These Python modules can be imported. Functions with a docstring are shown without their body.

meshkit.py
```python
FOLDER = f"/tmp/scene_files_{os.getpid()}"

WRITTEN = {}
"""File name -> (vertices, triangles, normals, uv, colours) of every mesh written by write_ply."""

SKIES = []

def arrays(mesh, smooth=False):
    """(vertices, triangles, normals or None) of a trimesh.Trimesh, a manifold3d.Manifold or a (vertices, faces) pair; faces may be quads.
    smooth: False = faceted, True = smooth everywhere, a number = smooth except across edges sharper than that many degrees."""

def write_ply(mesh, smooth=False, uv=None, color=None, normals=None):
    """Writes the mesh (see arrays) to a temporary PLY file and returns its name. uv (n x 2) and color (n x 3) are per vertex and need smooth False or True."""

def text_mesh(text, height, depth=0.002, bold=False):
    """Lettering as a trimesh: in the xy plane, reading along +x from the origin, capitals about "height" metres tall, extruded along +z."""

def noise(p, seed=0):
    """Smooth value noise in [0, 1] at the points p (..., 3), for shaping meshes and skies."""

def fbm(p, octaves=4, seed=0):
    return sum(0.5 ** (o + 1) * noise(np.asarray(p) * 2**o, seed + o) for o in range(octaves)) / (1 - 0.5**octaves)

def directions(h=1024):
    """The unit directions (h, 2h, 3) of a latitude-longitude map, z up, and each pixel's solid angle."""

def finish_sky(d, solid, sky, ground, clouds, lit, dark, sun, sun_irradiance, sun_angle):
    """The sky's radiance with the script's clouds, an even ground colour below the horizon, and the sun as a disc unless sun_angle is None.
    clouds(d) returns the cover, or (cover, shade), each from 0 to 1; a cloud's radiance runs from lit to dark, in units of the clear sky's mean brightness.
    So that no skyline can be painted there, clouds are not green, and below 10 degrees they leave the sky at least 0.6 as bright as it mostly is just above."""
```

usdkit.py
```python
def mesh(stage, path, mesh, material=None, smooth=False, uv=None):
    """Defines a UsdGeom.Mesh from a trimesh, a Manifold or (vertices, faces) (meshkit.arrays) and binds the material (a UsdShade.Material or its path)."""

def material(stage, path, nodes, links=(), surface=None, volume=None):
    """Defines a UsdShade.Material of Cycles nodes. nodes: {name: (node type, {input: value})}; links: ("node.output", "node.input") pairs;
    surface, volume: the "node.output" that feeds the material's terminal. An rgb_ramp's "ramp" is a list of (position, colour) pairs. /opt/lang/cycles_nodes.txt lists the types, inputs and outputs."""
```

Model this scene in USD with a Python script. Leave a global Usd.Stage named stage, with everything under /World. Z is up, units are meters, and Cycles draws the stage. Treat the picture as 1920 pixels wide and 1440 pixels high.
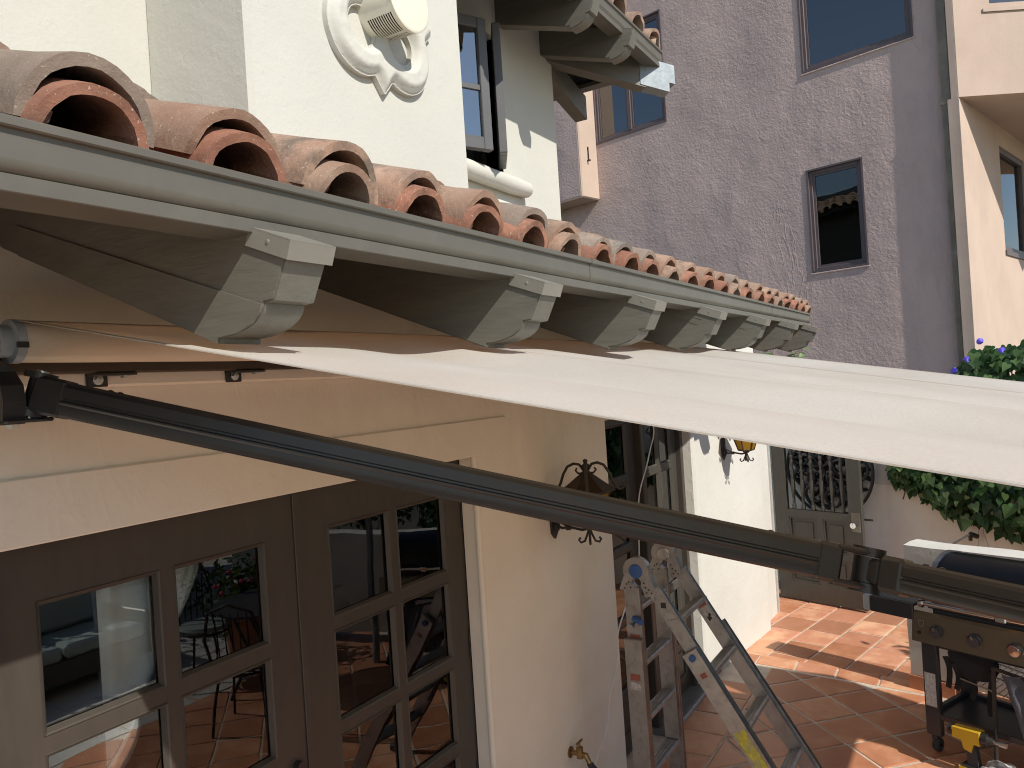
import math, random
import numpy as np, trimesh, manifold3d
from shapely.geometry import Polygon, box as sbox, LineString, Point
from shapely import affinity
from shapely.ops import unary_union
import usdkit, meshkit
from pxr import Usd, UsdGeom, UsdLux, UsdShade, Gf, Sdf

stage = Usd.Stage.CreateInMemory()
UsdGeom.SetStageUpAxis(stage, UsdGeom.Tokens.z)
UsdGeom.SetStageMetersPerUnit(stage, 1.0)
UsdGeom.Xform.Define(stage, '/World')
UsdGeom.Scope.Define(stage, '/World/Looks')
L = '/World/Looks/'

# ------------------------------------------------------------------ camera, sky, sun, exposure
YAW, PITCH, ROLL = math.radians(31.223), math.radians(0.0742), math.radians(-3.715)
EYE = (0.0, 0.0, 2.36)
EXPOSURE = 0.50
SUN_TO = np.array([-0.41, -1.0, 0.90]); SUN_TO /= np.linalg.norm(SUN_TO)
SUN_INTENSITY, SKY_STRENGTH = 0.96, 0.105

cam = UsdGeom.Camera.Define(stage, '/World/camera')
_f = np.array([math.cos(YAW)*math.cos(PITCH), math.sin(YAW)*math.cos(PITCH), math.sin(PITCH)])
_r = np.cross(_f, [0, 0, 1]); _r /= np.linalg.norm(_r); _u = np.cross(_r, _f)
_c, _s = math.cos(ROLL), math.sin(ROLL)
_r2, _u2 = _c*_r + _s*_u, -_s*_r + _c*_u
cam.AddTransformOp().Set(Gf.Matrix4d(*_r2, 0, *_u2, 0, *(-_f), 0, *EYE, 1))
cam.CreateHorizontalApertureAttr(36.0); cam.CreateVerticalApertureAttr(27.0)
cam.CreateFocalLengthAttr(36.0*1442.55/1920)
cam.CreateClippingRangeAttr(Gf.Vec2f(0.05, 500))
cam.CreateExposureAttr(EXPOSURE)

elev = math.asin(SUN_TO[2]); rot = math.atan2(SUN_TO[0], SUN_TO[1])
skymat = usdkit.material(stage, L+'sky_look', {
    'sky': ('sky_texture', {'sky_type': 'single_scattering', 'sun_disc': False, 'sun_elevation': elev, 'sun_rotation': rot, 'altitude': 50.0, 'air_density': 1.0, 'aerosol_density': 0.3}),
    'bg': ('background_shader', {'strength': SKY_STRENGTH})}, [('sky.color', 'bg.color')], surface='bg.background')
sky = UsdLux.DomeLight.Define(stage, '/World/sky')
UsdShade.MaterialBindingAPI.Apply(sky.GetPrim()).Bind(skymat)
sky.GetPrim().SetCustomDataByKey('kind', 'structure')
sun = UsdLux.DistantLight.Define(stage, '/World/sun')
sun.CreateIntensityAttr(SUN_INTENSITY); sun.CreateAngleAttr(0.53); sun.CreateNormalizeAttr(True)
sun.CreateColorAttr(Gf.Vec3f(1.0, 0.95, 0.865))
_z = SUN_TO; _x = np.cross([0, 0, 1], _z); _x /= np.linalg.norm(_x); _y = np.cross(_z, _x)
sun.AddTransformOp().Set(Gf.Matrix4d(*_x, 0, *_y, 0, *_z, 0, 0, 0, 10, 1))

# ------------------------------------------------------------------ helpers
RNG = random.Random(7)
NP = np.random.default_rng(7)
USED = {}

def uniq(parent, name):
    n = USED.get((parent, name), 0); USED[(parent, name)] = n+1
    return name if n == 0 else f'{name}_{n:03d}'

def path_of(parent):
    return '/World' if parent is None else (parent if isinstance(parent, str) else str(parent.GetPath()))

def tag(p, label=None, cat=None, group=None, kind=None):
    for k, v in (('label', label), ('category', cat), ('group', group), ('kind', kind)):
        if v: p.SetCustomDataByKey(k, v)
    return p

def obj(name, mesh, mat, parent=None, smooth=30, **kw):
    if isinstance(mesh, list): mesh = trimesh.util.concatenate(mesh)
    pp = path_of(parent)
    m = usdkit.mesh(stage, f'{pp}/{uniq(pp, name)}', mesh, MAT[mat], smooth)
    return tag(m.GetPrim(), **kw)

def thing(name, loc=(0, 0, 0), rotz=0.0, label=None, cat=None, group=None, kind=None):
    x = UsdGeom.Xform.Define(stage, '/World/' + uniq('/World', name))
    x.AddTranslateOp().Set(Gf.Vec3d(*map(float, loc)))
    if rotz: x.AddRotateZOp().Set(rotz)
    return tag(x.GetPrim(), label, cat, group, kind)

def copy_of(src, name, loc, rotz=0.0, **kw):
    x = UsdGeom.Xform.Define(stage, '/World/' + uniq('/World', name))
    x.GetPrim().GetReferences().AddInternalReference(src.GetPath())
    x.ClearXformOpOrder()
    x.AddTranslateOp().Set(Gf.Vec3d(*map(float, loc))); x.AddRotateZOp().Set(rotz)
    x.GetPrim().SetInstanceable(True)
    return tag(x.GetPrim(), **kw)

def cat(*ms): return trimesh.util.concatenate([m for q in ms for m in (q if isinstance(q, (list, tuple)) else [q])])

def bx(x0, x1, y0, y1, z0, z1, b=0.0):
    if b <= 0:
        m = trimesh.creation.box((x1-x0, y1-y0, z1-z0)); m.apply_translation(((x0+x1)/2, (y0+y1)/2, (z0+z1)/2)); return m
    pts = []
    for sx, sy, sz in np.ndindex(2, 2, 2):
        c = np.array([(x0, x1)[sx], (y0, y1)[sy], (z0, z1)[sz]]); d = np.array([(1, -1)[sx], (1, -1)[sy], (1, -1)[sz]])*b
        for k in range(3):
            p = c + d; p[k] = c[k]; pts.append(p)
    return trimesh.convex.convex_hull(np.array(pts))

def hull(pts): return trimesh.convex.convex_hull(np.array(pts, float))

def prism(poly, lo, hi, axis='z'):
    """extrude a 2D polygon; axis x: poly is (y,z); axis y: poly is (x,z); axis z: (x,y)"""
    if not hasattr(poly, 'exterior') and not hasattr(poly, 'geoms'): poly = Polygon(poly)
    poly = poly.buffer(0)
    ms = [trimesh.creation.extrude_polygon(g, hi-lo, engine='earcut') for g in getattr(poly, 'geoms', [poly]) if g.area > 1e-9]
    m = trimesh.util.concatenate(ms)
    v = m.vertices.copy()
    if axis == 'x': m.vertices = np.stack([v[:, 2]+lo, v[:, 0], v[:, 1]], 1)
    elif axis == 'y': m.vertices = np.stack([v[:, 0], v[:, 2]+lo, v[:, 1]], 1); m.invert()
    else: m.vertices = v + [0, 0, lo]
    return m

def sweep(path, prof, closed=False, up=(0, 0, 1), scale=None):
    """sweep a profile (n,2) ring along a path with parallel frames; caps at the ends"""
    P = np.asarray(path, float); n = len(P); prof = np.asarray(prof, float); k = len(prof)
    T = np.zeros_like(P)
    if closed:
        T = np.roll(P, -1, 0) - np.roll(P, 1, 0)
    else:
        T[1:-1] = P[2:]-P[:-2]; T[0] = P[1]-P[0]; T[-1] = P[-1]-P[-2]
    T /= np.linalg.norm(T, axis=1, keepdims=True)
    a = np.asarray(up, float); a = a - T[0]*(a@T[0])
    if np.linalg.norm(a) < 1e-3: a = np.array([1., 0, 0]) - T[0]*T[0][0]
    a /= np.linalg.norm(a); rings = []
    for i in range(n):
        a = a - T[i]*(a@T[i]); a /= np.linalg.norm(a); b = np.cross(T[i], a)
        s = 1.0 if scale is None else scale[i]
        rings.append(P[i] + s*(prof[:, :1]*b + prof[:, 1:]*a))
    V = np.concatenate(rings); F = []
    m = n if closed else n-1
    for i in range(m):
        i2 = (i+1) % n
        for j in range(k):
            j2 = (j+1) % k
            p, q, r, s = i*k+j, i*k+j2, i2*k+j2, i2*k+j
            F += [(p, q, r), (p, r, s)]
    if not closed:
        for j in range(1, k-1):
            F += [(0, j+1, j), ((n-1)*k, (n-1)*k+j, (n-1)*k+j+1)]
    t = trimesh.Trimesh(V, F, process=False)
    return t

def ring(r, k=8): return [(r*math.cos(2*math.pi*i/k), r*math.sin(2*math.pi*i/k)) for i in range(k)]
def tube(path, r, k=8, closed=False, scale=None): return sweep(path, ring(r, k), closed, scale=scale)
def cyl(p0, p1, r, k=16, r1=None): return sweep([p0, p1], ring(r, k), scale=[1, (r1 if r1 is not None else r)/r])

def lathe(prof, k=20, ang0=0.0):
    """prof: (r,z) list from bottom to top, about z"""
    V, F, n = [], [], len(prof)
    for i in range(k):
        a = 2*math.pi*i/k + ang0
        V += [(max(r, 1e-4)*math.cos(a), max(r, 1e-4)*math.sin(a), z) for r, z in prof]
    for i in range(k):
        i2 = (i+1) % k
        for j in range(n-1):
            p, q, r, s = i*n+j, i2*n+j, i2*n+j+1, i*n+j+1
            F += [(p, q, r), (p, r, s)]
    return trimesh.Trimesh(V, F, process=False)

def xf(m, M=None, t=None, rz=0.0, rx=0.0, ry=0.0):
    m = m.copy()
    if rx: m.apply_transform(trimesh.transformations.rotation_matrix(rx, [1, 0, 0]))
    if ry: m.apply_transform(trimesh.transformations.rotation_matrix(ry, [0, 1, 0]))
    if rz: m.apply_transform(trimesh.transformations.rotation_matrix(rz, [0, 0, 1]))
    if M is not None: m.apply_transform(M)
    if t is not None: m.apply_translation(t)
    return m

def frame(o, ex, ey, ez):
    M = np.eye(4); M[:3, 0], M[:3, 1], M[:3, 2], M[:3, 3] = ex, ey, ez, o; return M

def arc2(cx, cy, r, a0, a1, n=8, ry=None):
    ry = r if ry is None else ry
    return [(cx+r*math.cos(a0+(a1-a0)*i/n), cy+ry*math.sin(a0+(a1-a0)*i/n)) for i in range(n+1)]

def wobble(m, amp, scale, seed=0):
    m = m.copy(); p = m.vertices
    d = np.stack([meshkit.fbm(p*scale+np.array([11.3*k, 5.1*k, 7.7*k]), 2, seed+k)-0.5 for k in range(3)], 1)
    m.vertices = p + d*2*amp; return m

# ------------------------------------------------------------------ materials
MAT = {}
def mk(name, nodes, links, surface): MAT[name] = usdkit.material(stage, L+name, nodes, links, surface)

def plain(name, col, rough=0.5, metal=0.0, var=0.12, scale=6.0, bump=0.0, bscale=60.0, spec=0.5, coat=0.0, rand=0.0, stretch=(1, 1, 1), grime=None, gscale=2.0, gpos=(0.5, 0.68)):
    """base colour with procedural mottling, optional grime, object variation and fine relief"""
    c = np.array(col)
    nodes = {'geo': ('geometry', {}), 'map': ('mapping', {'scale': stretch}),
             'n': ('noise_texture', {'scale': scale, 'detail': 5.0, 'roughness': 0.6}),
             'r': ('rgb_ramp', {'ramp': [(0.3, tuple(c*(1-var))), (0.7, tuple(np.minimum(c*(1+var), 0.95)))]}),
             'p': ('principled_bsdf', {'roughness': rough, 'metallic': metal, 'specular_ior_level': spec, 'coat_weight': coat})}
    links = [('geo.position', 'map.vector'), ('map.vector', 'n.vector'), ('n.fac', 'r.fac')]
    out = 'r.color'
    if grime is not None:
        nodes['gn'] = ('noise_texture', {'scale': gscale, 'detail': 7.0, 'roughness': 0.68})
        nodes['gr'] = ('rgb_ramp', {'ramp': [(gpos[0], (0, 0, 0)), (gpos[1], (1, 1, 1))]})
        nodes['gm'] = ('mix', {'color2': grime})
        links += [('map.vector', 'gn.vector'), ('gn.fac', 'gr.fac'), ('gr.color', 'gm.fac'), (out, 'gm.color1')]; out = 'gm.color'
    if rand:
        nodes['oi'] = ('object_info', {}); nodes['mr'] = ('map_range', {'to_min': 1-rand, 'to_max': 1+rand*0.7})
        nodes['hs'] = ('hsv', {'hue': 0.5, 'saturation': 1.0})
        links += [('oi.random', 'mr.value'), ('mr.result', 'hs.value'), (out, 'hs.color')]; out = 'hs.color'
    links.append((out, 'p.base_color'))
    if bump:
        nodes['bn'] = ('noise_texture', {'scale': bscale, 'detail': 5.0, 'roughness': 0.6})
        nodes['b'] = ('bump', {'strength': 1.0, 'distance': bump})
        links += [('map.vector', 'bn.vector'), ('bn.fac', 'b.height'), ('b.normal', 'p.normal')]
    mk(name, nodes, links, 'p.BSDF')

def stucco(name, col, col2, big=0.004, fine=0.0012, bigscale=5.0, finescale=70.0, midscale=22.0, mid=0.0, dist=0.6, stain=None, stainpos=(0.55, 0.75), crease=0.0):
    """trowelled stucco: wide trowel waves, raised dabs and sand grain, with soft colour blotches"""
    nodes = {'geo': ('geometry', {}),
             'n': ('noise_texture', {'scale': 1.6, 'detail': 6.0, 'roughness': 0.6}),
             'r': ('rgb_ramp', {'ramp': [(0.35, tuple(col)), (0.68, tuple(col2))]}),
             'p': ('principled_bsdf', {'roughness': 0.9, 'specular_ior_level': 0.2}),
             'bn': ('noise_texture', {'scale': bigscale, 'detail': 3.0, 'roughness': 0.5, 'distortion': dist}),
             'mn': ('noise_texture', {'scale': midscale, 'detail': 4.0, 'roughness': 0.6, 'distortion': 0.4}),
             'mr': ('rgb_ramp', {'ramp': [(0.0, (0, 0, 0)), (0.52, (0, 0, 0)), (0.68, (1, 1, 1))]}),
             'fn': ('noise_texture', {'scale': finescale, 'detail': 4.0, 'roughness': 0.65}),
             'b1': ('bump', {'strength': 1.0, 'distance': big}), 'b2': ('bump', {'strength': 1.0, 'distance': mid}), 'b3': ('bump', {'strength': 1.0, 'distance': fine})}
    links = [('geo.position', 'n.vector'), ('geo.position', 'bn.vector'), ('geo.position', 'mn.vector'), ('geo.position', 'fn.vector'), ('n.fac', 'r.fac'),
             ('bn.fac', 'b1.height'), ('mn.fac', 'mr.fac'), ('mr.color', 'b2.height'), ('b1.normal', 'b2.normal'), ('fn.fac', 'b3.height'), ('b2.normal', 'b3.normal'), ('b3.normal', 'p.normal')]
    out = 'r.color'; last = 'b3'
    if crease:
        nodes['cm'] = ('mapping', {'scale': (1.0, 1.0, 0.45)})
        nodes['cw'] = ('noise_texture', {'scale': 1.1, 'detail': 4.0, 'roughness': 0.6, 'distortion': 1.2})
        nodes['ca'] = ('map_range', {'from_min': 0.485, 'from_max': 0.5, 'to_min': 0.0, 'to_max': 1.0, 'clamp': True})
        nodes['cb'] = ('map_range', {'from_min': 0.5, 'from_max': 0.515, 'to_min': 1.0, 'to_max': 0.0, 'clamp': True})
        nodes['cc'] = ('math', {'math_type': 'minimum'})
        nodes['cn'] = ('noise_texture', {'scale': 0.55, 'detail': 2.0})
        nodes['cr'] = ('map_range', {'from_min': 0.5, 'from_max': 0.62, 'to_min': 0.0, 'to_max': 1.0, 'clamp': True})
        nodes['cx'] = ('math', {'math_type': 'multiply'})
        nodes['b4'] = ('bump', {'strength': 1.0, 'distance': crease})
        links = [x for x in links if x != ('b3.normal', 'p.normal')]
        links += [('geo.position', 'cm.vector'), ('cm.vector', 'cw.vector'), ('cw.fac', 'ca.value'), ('cw.fac', 'cb.value'), ('ca.result', 'cc.value1'), ('cb.result', 'cc.value2'),
                  ('geo.position', 'cn.vector'), ('cn.fac', 'cr.value'), ('cc.value', 'cx.value1'), ('cr.result', 'cx.value2'), ('cx.value', 'b4.height'), ('b3.normal', 'b4.normal'), ('b4.normal', 'p.normal')]
    if stain is not None:
        nodes['sm'] = ('mapping', {'scale': (1, 1, 0.35)}); nodes['sn'] = ('noise_texture', {'scale': 1.1, 'detail': 8.0, 'roughness': 0.7})
        nodes['sr'] = ('rgb_ramp', {'ramp': [(stainpos[0], (0, 0, 0)), (stainpos[1], (1, 1, 1))]}); nodes['sx'] = ('mix', {'color2': stain})
        links += [('geo.position', 'sm.vector'), ('sm.vector', 'sn.vector'), ('sn.fac', 'sr.fac'), ('sr.color', 'sx.fac'), (out, 'sx.color1')]; out = 'sx.color'
    links.append((out, 'p.base_color'))
    mk(name, nodes, links, 'p.BSDF')

stucco('cream_stucco', (0.485, 0.475, 0.425), (0.525, 0.515, 0.46), big=0.005, mid=0.0003, fine=0.0010, bigscale=3.5, midscale=24)
stucco('sand_stucco', (0.745, 0.69, 0.59), (0.80, 0.75, 0.65), big=0.009, mid=0.0006, fine=0.0009, bigscale=2.5, midscale=14, stain=(0.67, 0.61, 0.51), stainpos=(0.5, 0.72), crease=0.0008)
stucco('white_stucco', (0.54, 0.525, 0.475), (0.585, 0.57, 0.52), big=0.005, mid=0.0010, fine=0.0010, bigscale=5, midscale=20, stain=(0.53, 0.505, 0.45))
stucco('pink_stucco', (0.475, 0.365, 0.325), (0.535, 0.41, 0.365), big=0.045, mid=0.003, fine=0.0105, bigscale=1.05, midscale=3, finescale=26, dist=0.15, stain=(0.385, 0.30, 0.28), stainpos=(0.45, 0.70), crease=0.004)
stucco('salmon_stucco', (0.46, 0.355, 0.285), (0.52, 0.405, 0.325), big=0.003, mid=0.0, fine=0.0015, bigscale=3, finescale=45, stain=(0.43, 0.345, 0.29), stainpos=(0.48, 0.72))
plain('taupe_paint', (0.098, 0.088, 0.069), 0.42, var=0.07, scale=9, bump=0.0002, bscale=90, grime=(0.122, 0.110, 0.088), gscale=3.5, gpos=(0.52, 0.74))
plain('casement_paint', (0.09, 0.088, 0.088), 0.45, var=0.08, bump=0.0003, bscale=60)
plain('taupe_wood', (0.128, 0.119, 0.096), 0.5, var=0.10, scale=5, bump=0.0016, bscale=11, stretch=(5, 1.2, 7), grime=(0.155, 0.145, 0.119), gscale=6, gpos=(0.5, 0.8))
plain('flashing_paint', (0.205, 0.192, 0.16), 0.4, var=0.06, bump=0.0006, bscale=25)
plain('galvanized', (0.22, 0.25, 0.27), 0.5, metal=0.3, var=0.2, scale=30, bump=0.0006, bscale=50)
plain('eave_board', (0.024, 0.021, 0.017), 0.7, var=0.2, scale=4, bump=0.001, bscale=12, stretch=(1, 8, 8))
plain('door_paint', (0.052, 0.044, 0.036), 0.42, var=0.10, scale=7, bump=0.0005, bscale=40, stretch=(4, 4, 1))
plain('gate_paint', (0.055, 0.050, 0.041), 0.38, var=0.10, scale=7, bump=0.0006, bscale=35, stretch=(4, 4, 1))
plain('black_metal', (0.022, 0.021, 0.021), 0.38, var=0.2, bump=0.0003, bscale=120)
plain('arm_paint', (0.020, 0.0185, 0.019), 0.33, var=0.10, bump=0.00025, bscale=260, grime=(0.030, 0.024, 0.020), gscale=3)
plain('bronze_bar', (0.05, 0.035, 0.025), 0.5, var=0.15)
plain('steel', (0.55, 0.55, 0.54), 0.32, metal=1.0, var=0.1)
plain('grey_plastic', (0.33, 0.36, 0.38), 0.5, var=0.12)
plain('aluminium', (0.40, 0.39, 0.385), 0.36, metal=0.85, var=0.16, scale=14, bump=0.0004, bscale=70, grime=(0.27, 0.255, 0.245), gscale=26, gpos=(0.52, 0.72))
plain('chrome', (0.7, 0.7, 0.7), 0.12, metal=1.0, var=0.05)
plain('grill_black', (0.012, 0.012, 0.012), 0.32, var=0.1, spec=0.35)
plain('grill_enamel', (0.03, 0.03, 0.033), 0.3, var=0.1)
plain('grill_panel', (0.20, 0.165, 0.115), 0.36, metal=0.7, var=0.08)
plain('knob_dark', (0.05, 0.05, 0.055), 0.25, var=0.05, coat=0.4)
plain('wrought_iron', (0.028, 0.024, 0.021), 0.55, var=0.25, bump=0.001, bscale=60)
plain('aged_bronze', (0.055, 0.036, 0.022), 0.5, metal=0.5, var=0.3, scale=18, bump=0.0007, bscale=60)
plain('rubber', (0.03, 0.03, 0.032), 0.7)
plain('black_cloth', (0.012, 0.012, 0.013), 0.9)
plain('blue_plastic', (0.03, 0.09, 0.28), 0.4, var=0.15)
plain('yellow_plastic', (0.55, 0.34, 0.02), 0.4, var=0.06)
plain('white_cord', (0.72, 0.70, 0.68), 0.5)
plain('vent_paint', (0.66, 0.63, 0.52), 0.45, var=0.04)
plain('purple_trim', (0.10, 0.075, 0.075), 0.5, var=0.12)
plain('bronze_pipe', (0.15, 0.125, 0.09), 0.5, var=0.3, scale=4, grime=(0.24, 0.25, 0.23), gscale=3, gpos=(0.6, 0.75))
plain('curtain_white', (0.88, 0.88, 0.84), 0.9, var=0.06)
plain('room_paint', (0.22, 0.21, 0.19), 0.9)
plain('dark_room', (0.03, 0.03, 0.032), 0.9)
plain('towel', (0.085, 0.088, 0.108), 0.95, var=0.25, bump=0.003, bscale=90)
plain('red_label', (0.26, 0.075, 0.055), 0.5)
plain('white_label', (0.40, 0.385, 0.37), 0.5, var=0.35, scale=70)
plain('yellow_label', (0.50, 0.46, 0.05), 0.5, var=0.3, scale=40, grime=(0.30, 0.29, 0.26), gscale=18)
plain('black_print', (0.02, 0.02, 0.02), 0.5)
plain('brass', (0.30, 0.20, 0.09), 0.4, metal=0.9, var=0.3, scale=30)
plain('grout', (0.50, 0.42, 0.34), 0.9, var=0.2, scale=9, bump=0.0015, bscale=80)
plain('stone_sill', (0.12, 0.115, 0.105), 0.6, var=0.2, scale=12, bump=0.001, bscale=40)
plain('grey_stone', (0.33, 0.34, 0.35), 0.7, var=0.3, scale=25, bump=0.001, bscale=60)
plain('pale_paving', (0.50, 0.48, 0.44), 0.85, var=0.12, scale=3, bump=0.001, bscale=30)
plain('soil', (0.10, 0.08, 0.06), 0.95, var=0.3, bump=0.01, bscale=10)
plain('bark', (0.10, 0.075, 0.05), 0.9, var=0.3, bump=0.004, bscale=30)
plain('teal_cushion', (0.27, 0.32, 0.30), 0.9, var=0.05)
plain('paper', (0.75, 0.75, 0.74), 0.6, var=0.05)
plain('clay_pot', (0.38, 0.16, 0.08), 0.8, var=0.2)
plain('pink_petal', (0.55, 0.06, 0.14), 0.6, var=0.2)
plain('violet_petal', (0.12, 0.09, 0.62), 0.6, var=0.1)

def clay(name, base, dark, pale, rim=False):
    nodes = {'geo': ('geometry', {}), 'oi': ('object_info', {}),
             'n1': ('noise_texture', {'scale': 7.0, 'detail': 7.0, 'roughness': 0.68}), 'r1': ('rgb_ramp', {'ramp': [(0.32, base), (0.68, pale)]}),
             'n2': ('noise_texture', {'scale': 13.0, 'detail': 8.0, 'roughness': 0.7}), 'r2': ('map_range', {'from_min': 0.41, 'from_max': 0.62, 'to_min': 0.0, 'to_max': 1.0, 'clamp': True}),
             'mr': ('map_range', {'to_min': 0.05, 'to_max': 1.0}), 'mm': ('math', {'math_type': 'multiply'}), 'mx': ('mix', {'color2': dark}),
             'n4': ('noise_texture', {'scale': 160.0, 'detail': 2.0}), 'r4': ('rgb_ramp', {'ramp': [(0.66, (0, 0, 0)), (0.74, (0.6, 0.6, 0.6))]}), 'sp': ('mix', {'color2': (0.62, 0.52, 0.42)}),
             'hv': ('map_range', {'to_min': 0.8, 'to_max': 1.15}), 'hs': ('hsv', {'hue': 0.5, 'saturation': 1.0}),
             'n3': ('noise_texture', {'scale': 75.0, 'detail': 5.0, 'roughness': 0.7}), 'b': ('bump', {'strength': 1.0, 'distance': 0.0022}),
             'p': ('principled_bsdf', {'roughness': 0.88, 'specular_ior_level': 0.25})}
    links = [('geo.position', 'n1.vector'), ('geo.position', 'n2.vector'), ('geo.position', 'n3.vector'), ('geo.position', 'n4.vector'), ('n1.fac', 'r1.fac'), ('n2.fac', 'r2.value'),
             ('oi.random', 'mr.value'), ('mr.result', 'mm.value1'), ('r2.result', 'mm.value2'), ('mm.value', 'mx.fac'), ('r1.color', 'mx.color1'),
             ('n4.fac', 'r4.fac'), ('r4.color', 'sp.fac'), ('mx.color', 'sp.color1'),
             ('oi.random', 'hv.value'), ('hv.result', 'hs.value'), ('sp.color', 'hs.color'), ('hs.color', 'p.base_color'), ('n3.fac', 'b.height'), ('b.normal', 'p.normal')]
    mk(name, nodes, links, 'p.BSDF')
clay('roof_clay', (0.295, 0.172, 0.118), (0.115, 0.095, 0.078), (0.40, 0.28, 0.205))
clay('roof_clay_grey', (0.235, 0.18, 0.14), (0.15, 0.13, 0.112), (0.32, 0.25, 0.20))
clay('roof_clay_raw', (0.26, 0.112, 0.072), (0.10, 0.06, 0.045), (0.35, 0.18, 0.12))

def floor_clay(name, base, pale, blush):
    nodes = {'geo': ('geometry', {}), 'oi': ('object_info', {}),
             'n1': ('noise_texture', {'scale': 5.0, 'detail': 7.0, 'roughness': 0.62}), 'r1': ('rgb_ramp', {'ramp': [(0.3, base), (0.55, blush), (0.74, pale)]}),
             'add': ('math', {'math_type': 'multiply_add', 'value2': 0.34, 'value3': -0.17}), 'ad2': ('math', {'math_type': 'add'}),
             'hv': ('map_range', {'to_min': 0.78, 'to_max': 1.18}), 'hs': ('hsv', {'hue': 0.5, 'saturation': 1.0}),
             'n3': ('noise_texture', {'scale': 30.0, 'detail': 5.0, 'roughness': 0.7}), 'b': ('bump', {'strength': 1.0, 'distance': 0.0025}),
             'rr': ('map_range', {'from_min': 0.3, 'from_max': 0.7, 'to_min': 0.36, 'to_max': 0.62}),
             'p': ('principled_bsdf', {'specular_ior_level': 0.4})}
    links = [('geo.position', 'n1.vector'), ('geo.position', 'n3.vector'), ('oi.random', 'add.value1'), ('add.value', 'ad2.value1'), ('n1.fac', 'ad2.value2'), ('ad2.value', 'r1.fac'),
             ('oi.random', 'hv.value'), ('hv.result', 'hs.value'), ('r1.color', 'hs.color'), ('hs.color', 'p.base_color'), ('n3.fac', 'b.height'), ('b.normal', 'p.normal'), ('n1.fac', 'rr.value'), ('rr.result', 'p.roughness')]
    mk(name, nodes, links, 'p.BSDF')
floor_clay('saltillo', (0.40, 0.165, 0.085), (0.55, 0.30, 0.175), (0.47, 0.205, 0.11))
floor_clay('saltillo_pale', (0.47, 0.215, 0.12), (0.60, 0.35, 0.21), (0.51, 0.23, 0.14))

def pane(name, tint=(1, 1, 1), ior=1.6, wave=0.0):
    nodes = {'fr': ('fresnel', {'IOR': ior}), 't': ('transparent_bsdf', {'color': tint}), 'g': ('glossy_bsdf', {'color': (1, 1, 1), 'roughness': 0.0}), 'm': ('mix_closure', {})}
    links = [('fr.fac', 'm.fac'), ('t.BSDF', 'm.closure1'), ('g.BSDF', 'm.closure2')]
    if wave:
        nodes['geo'] = ('geometry', {}); nodes['n'] = ('noise_texture', {'scale': 3.0, 'detail': 1.0}); nodes['b'] = ('bump', {'strength': 1.0, 'distance': wave})
        links += [('geo.position', 'n.vector'), ('n.fac', 'b.height'), ('b.normal', 'g.normal')]
    mk(name, nodes, links, 'm.closure')
pane('clear_pane', (0.955, 0.97, 0.96), 1.68, 0.0012)
pane('sky_pane', (0.35, 0.4, 0.45), 2.3, 0.0006)
pane('dim_pane', (0.5, 0.55, 0.5), 1.7, 0.0012)
pane('casement_pane', (0.4, 0.45, 0.5), 3.6, 0.0006)
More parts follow.
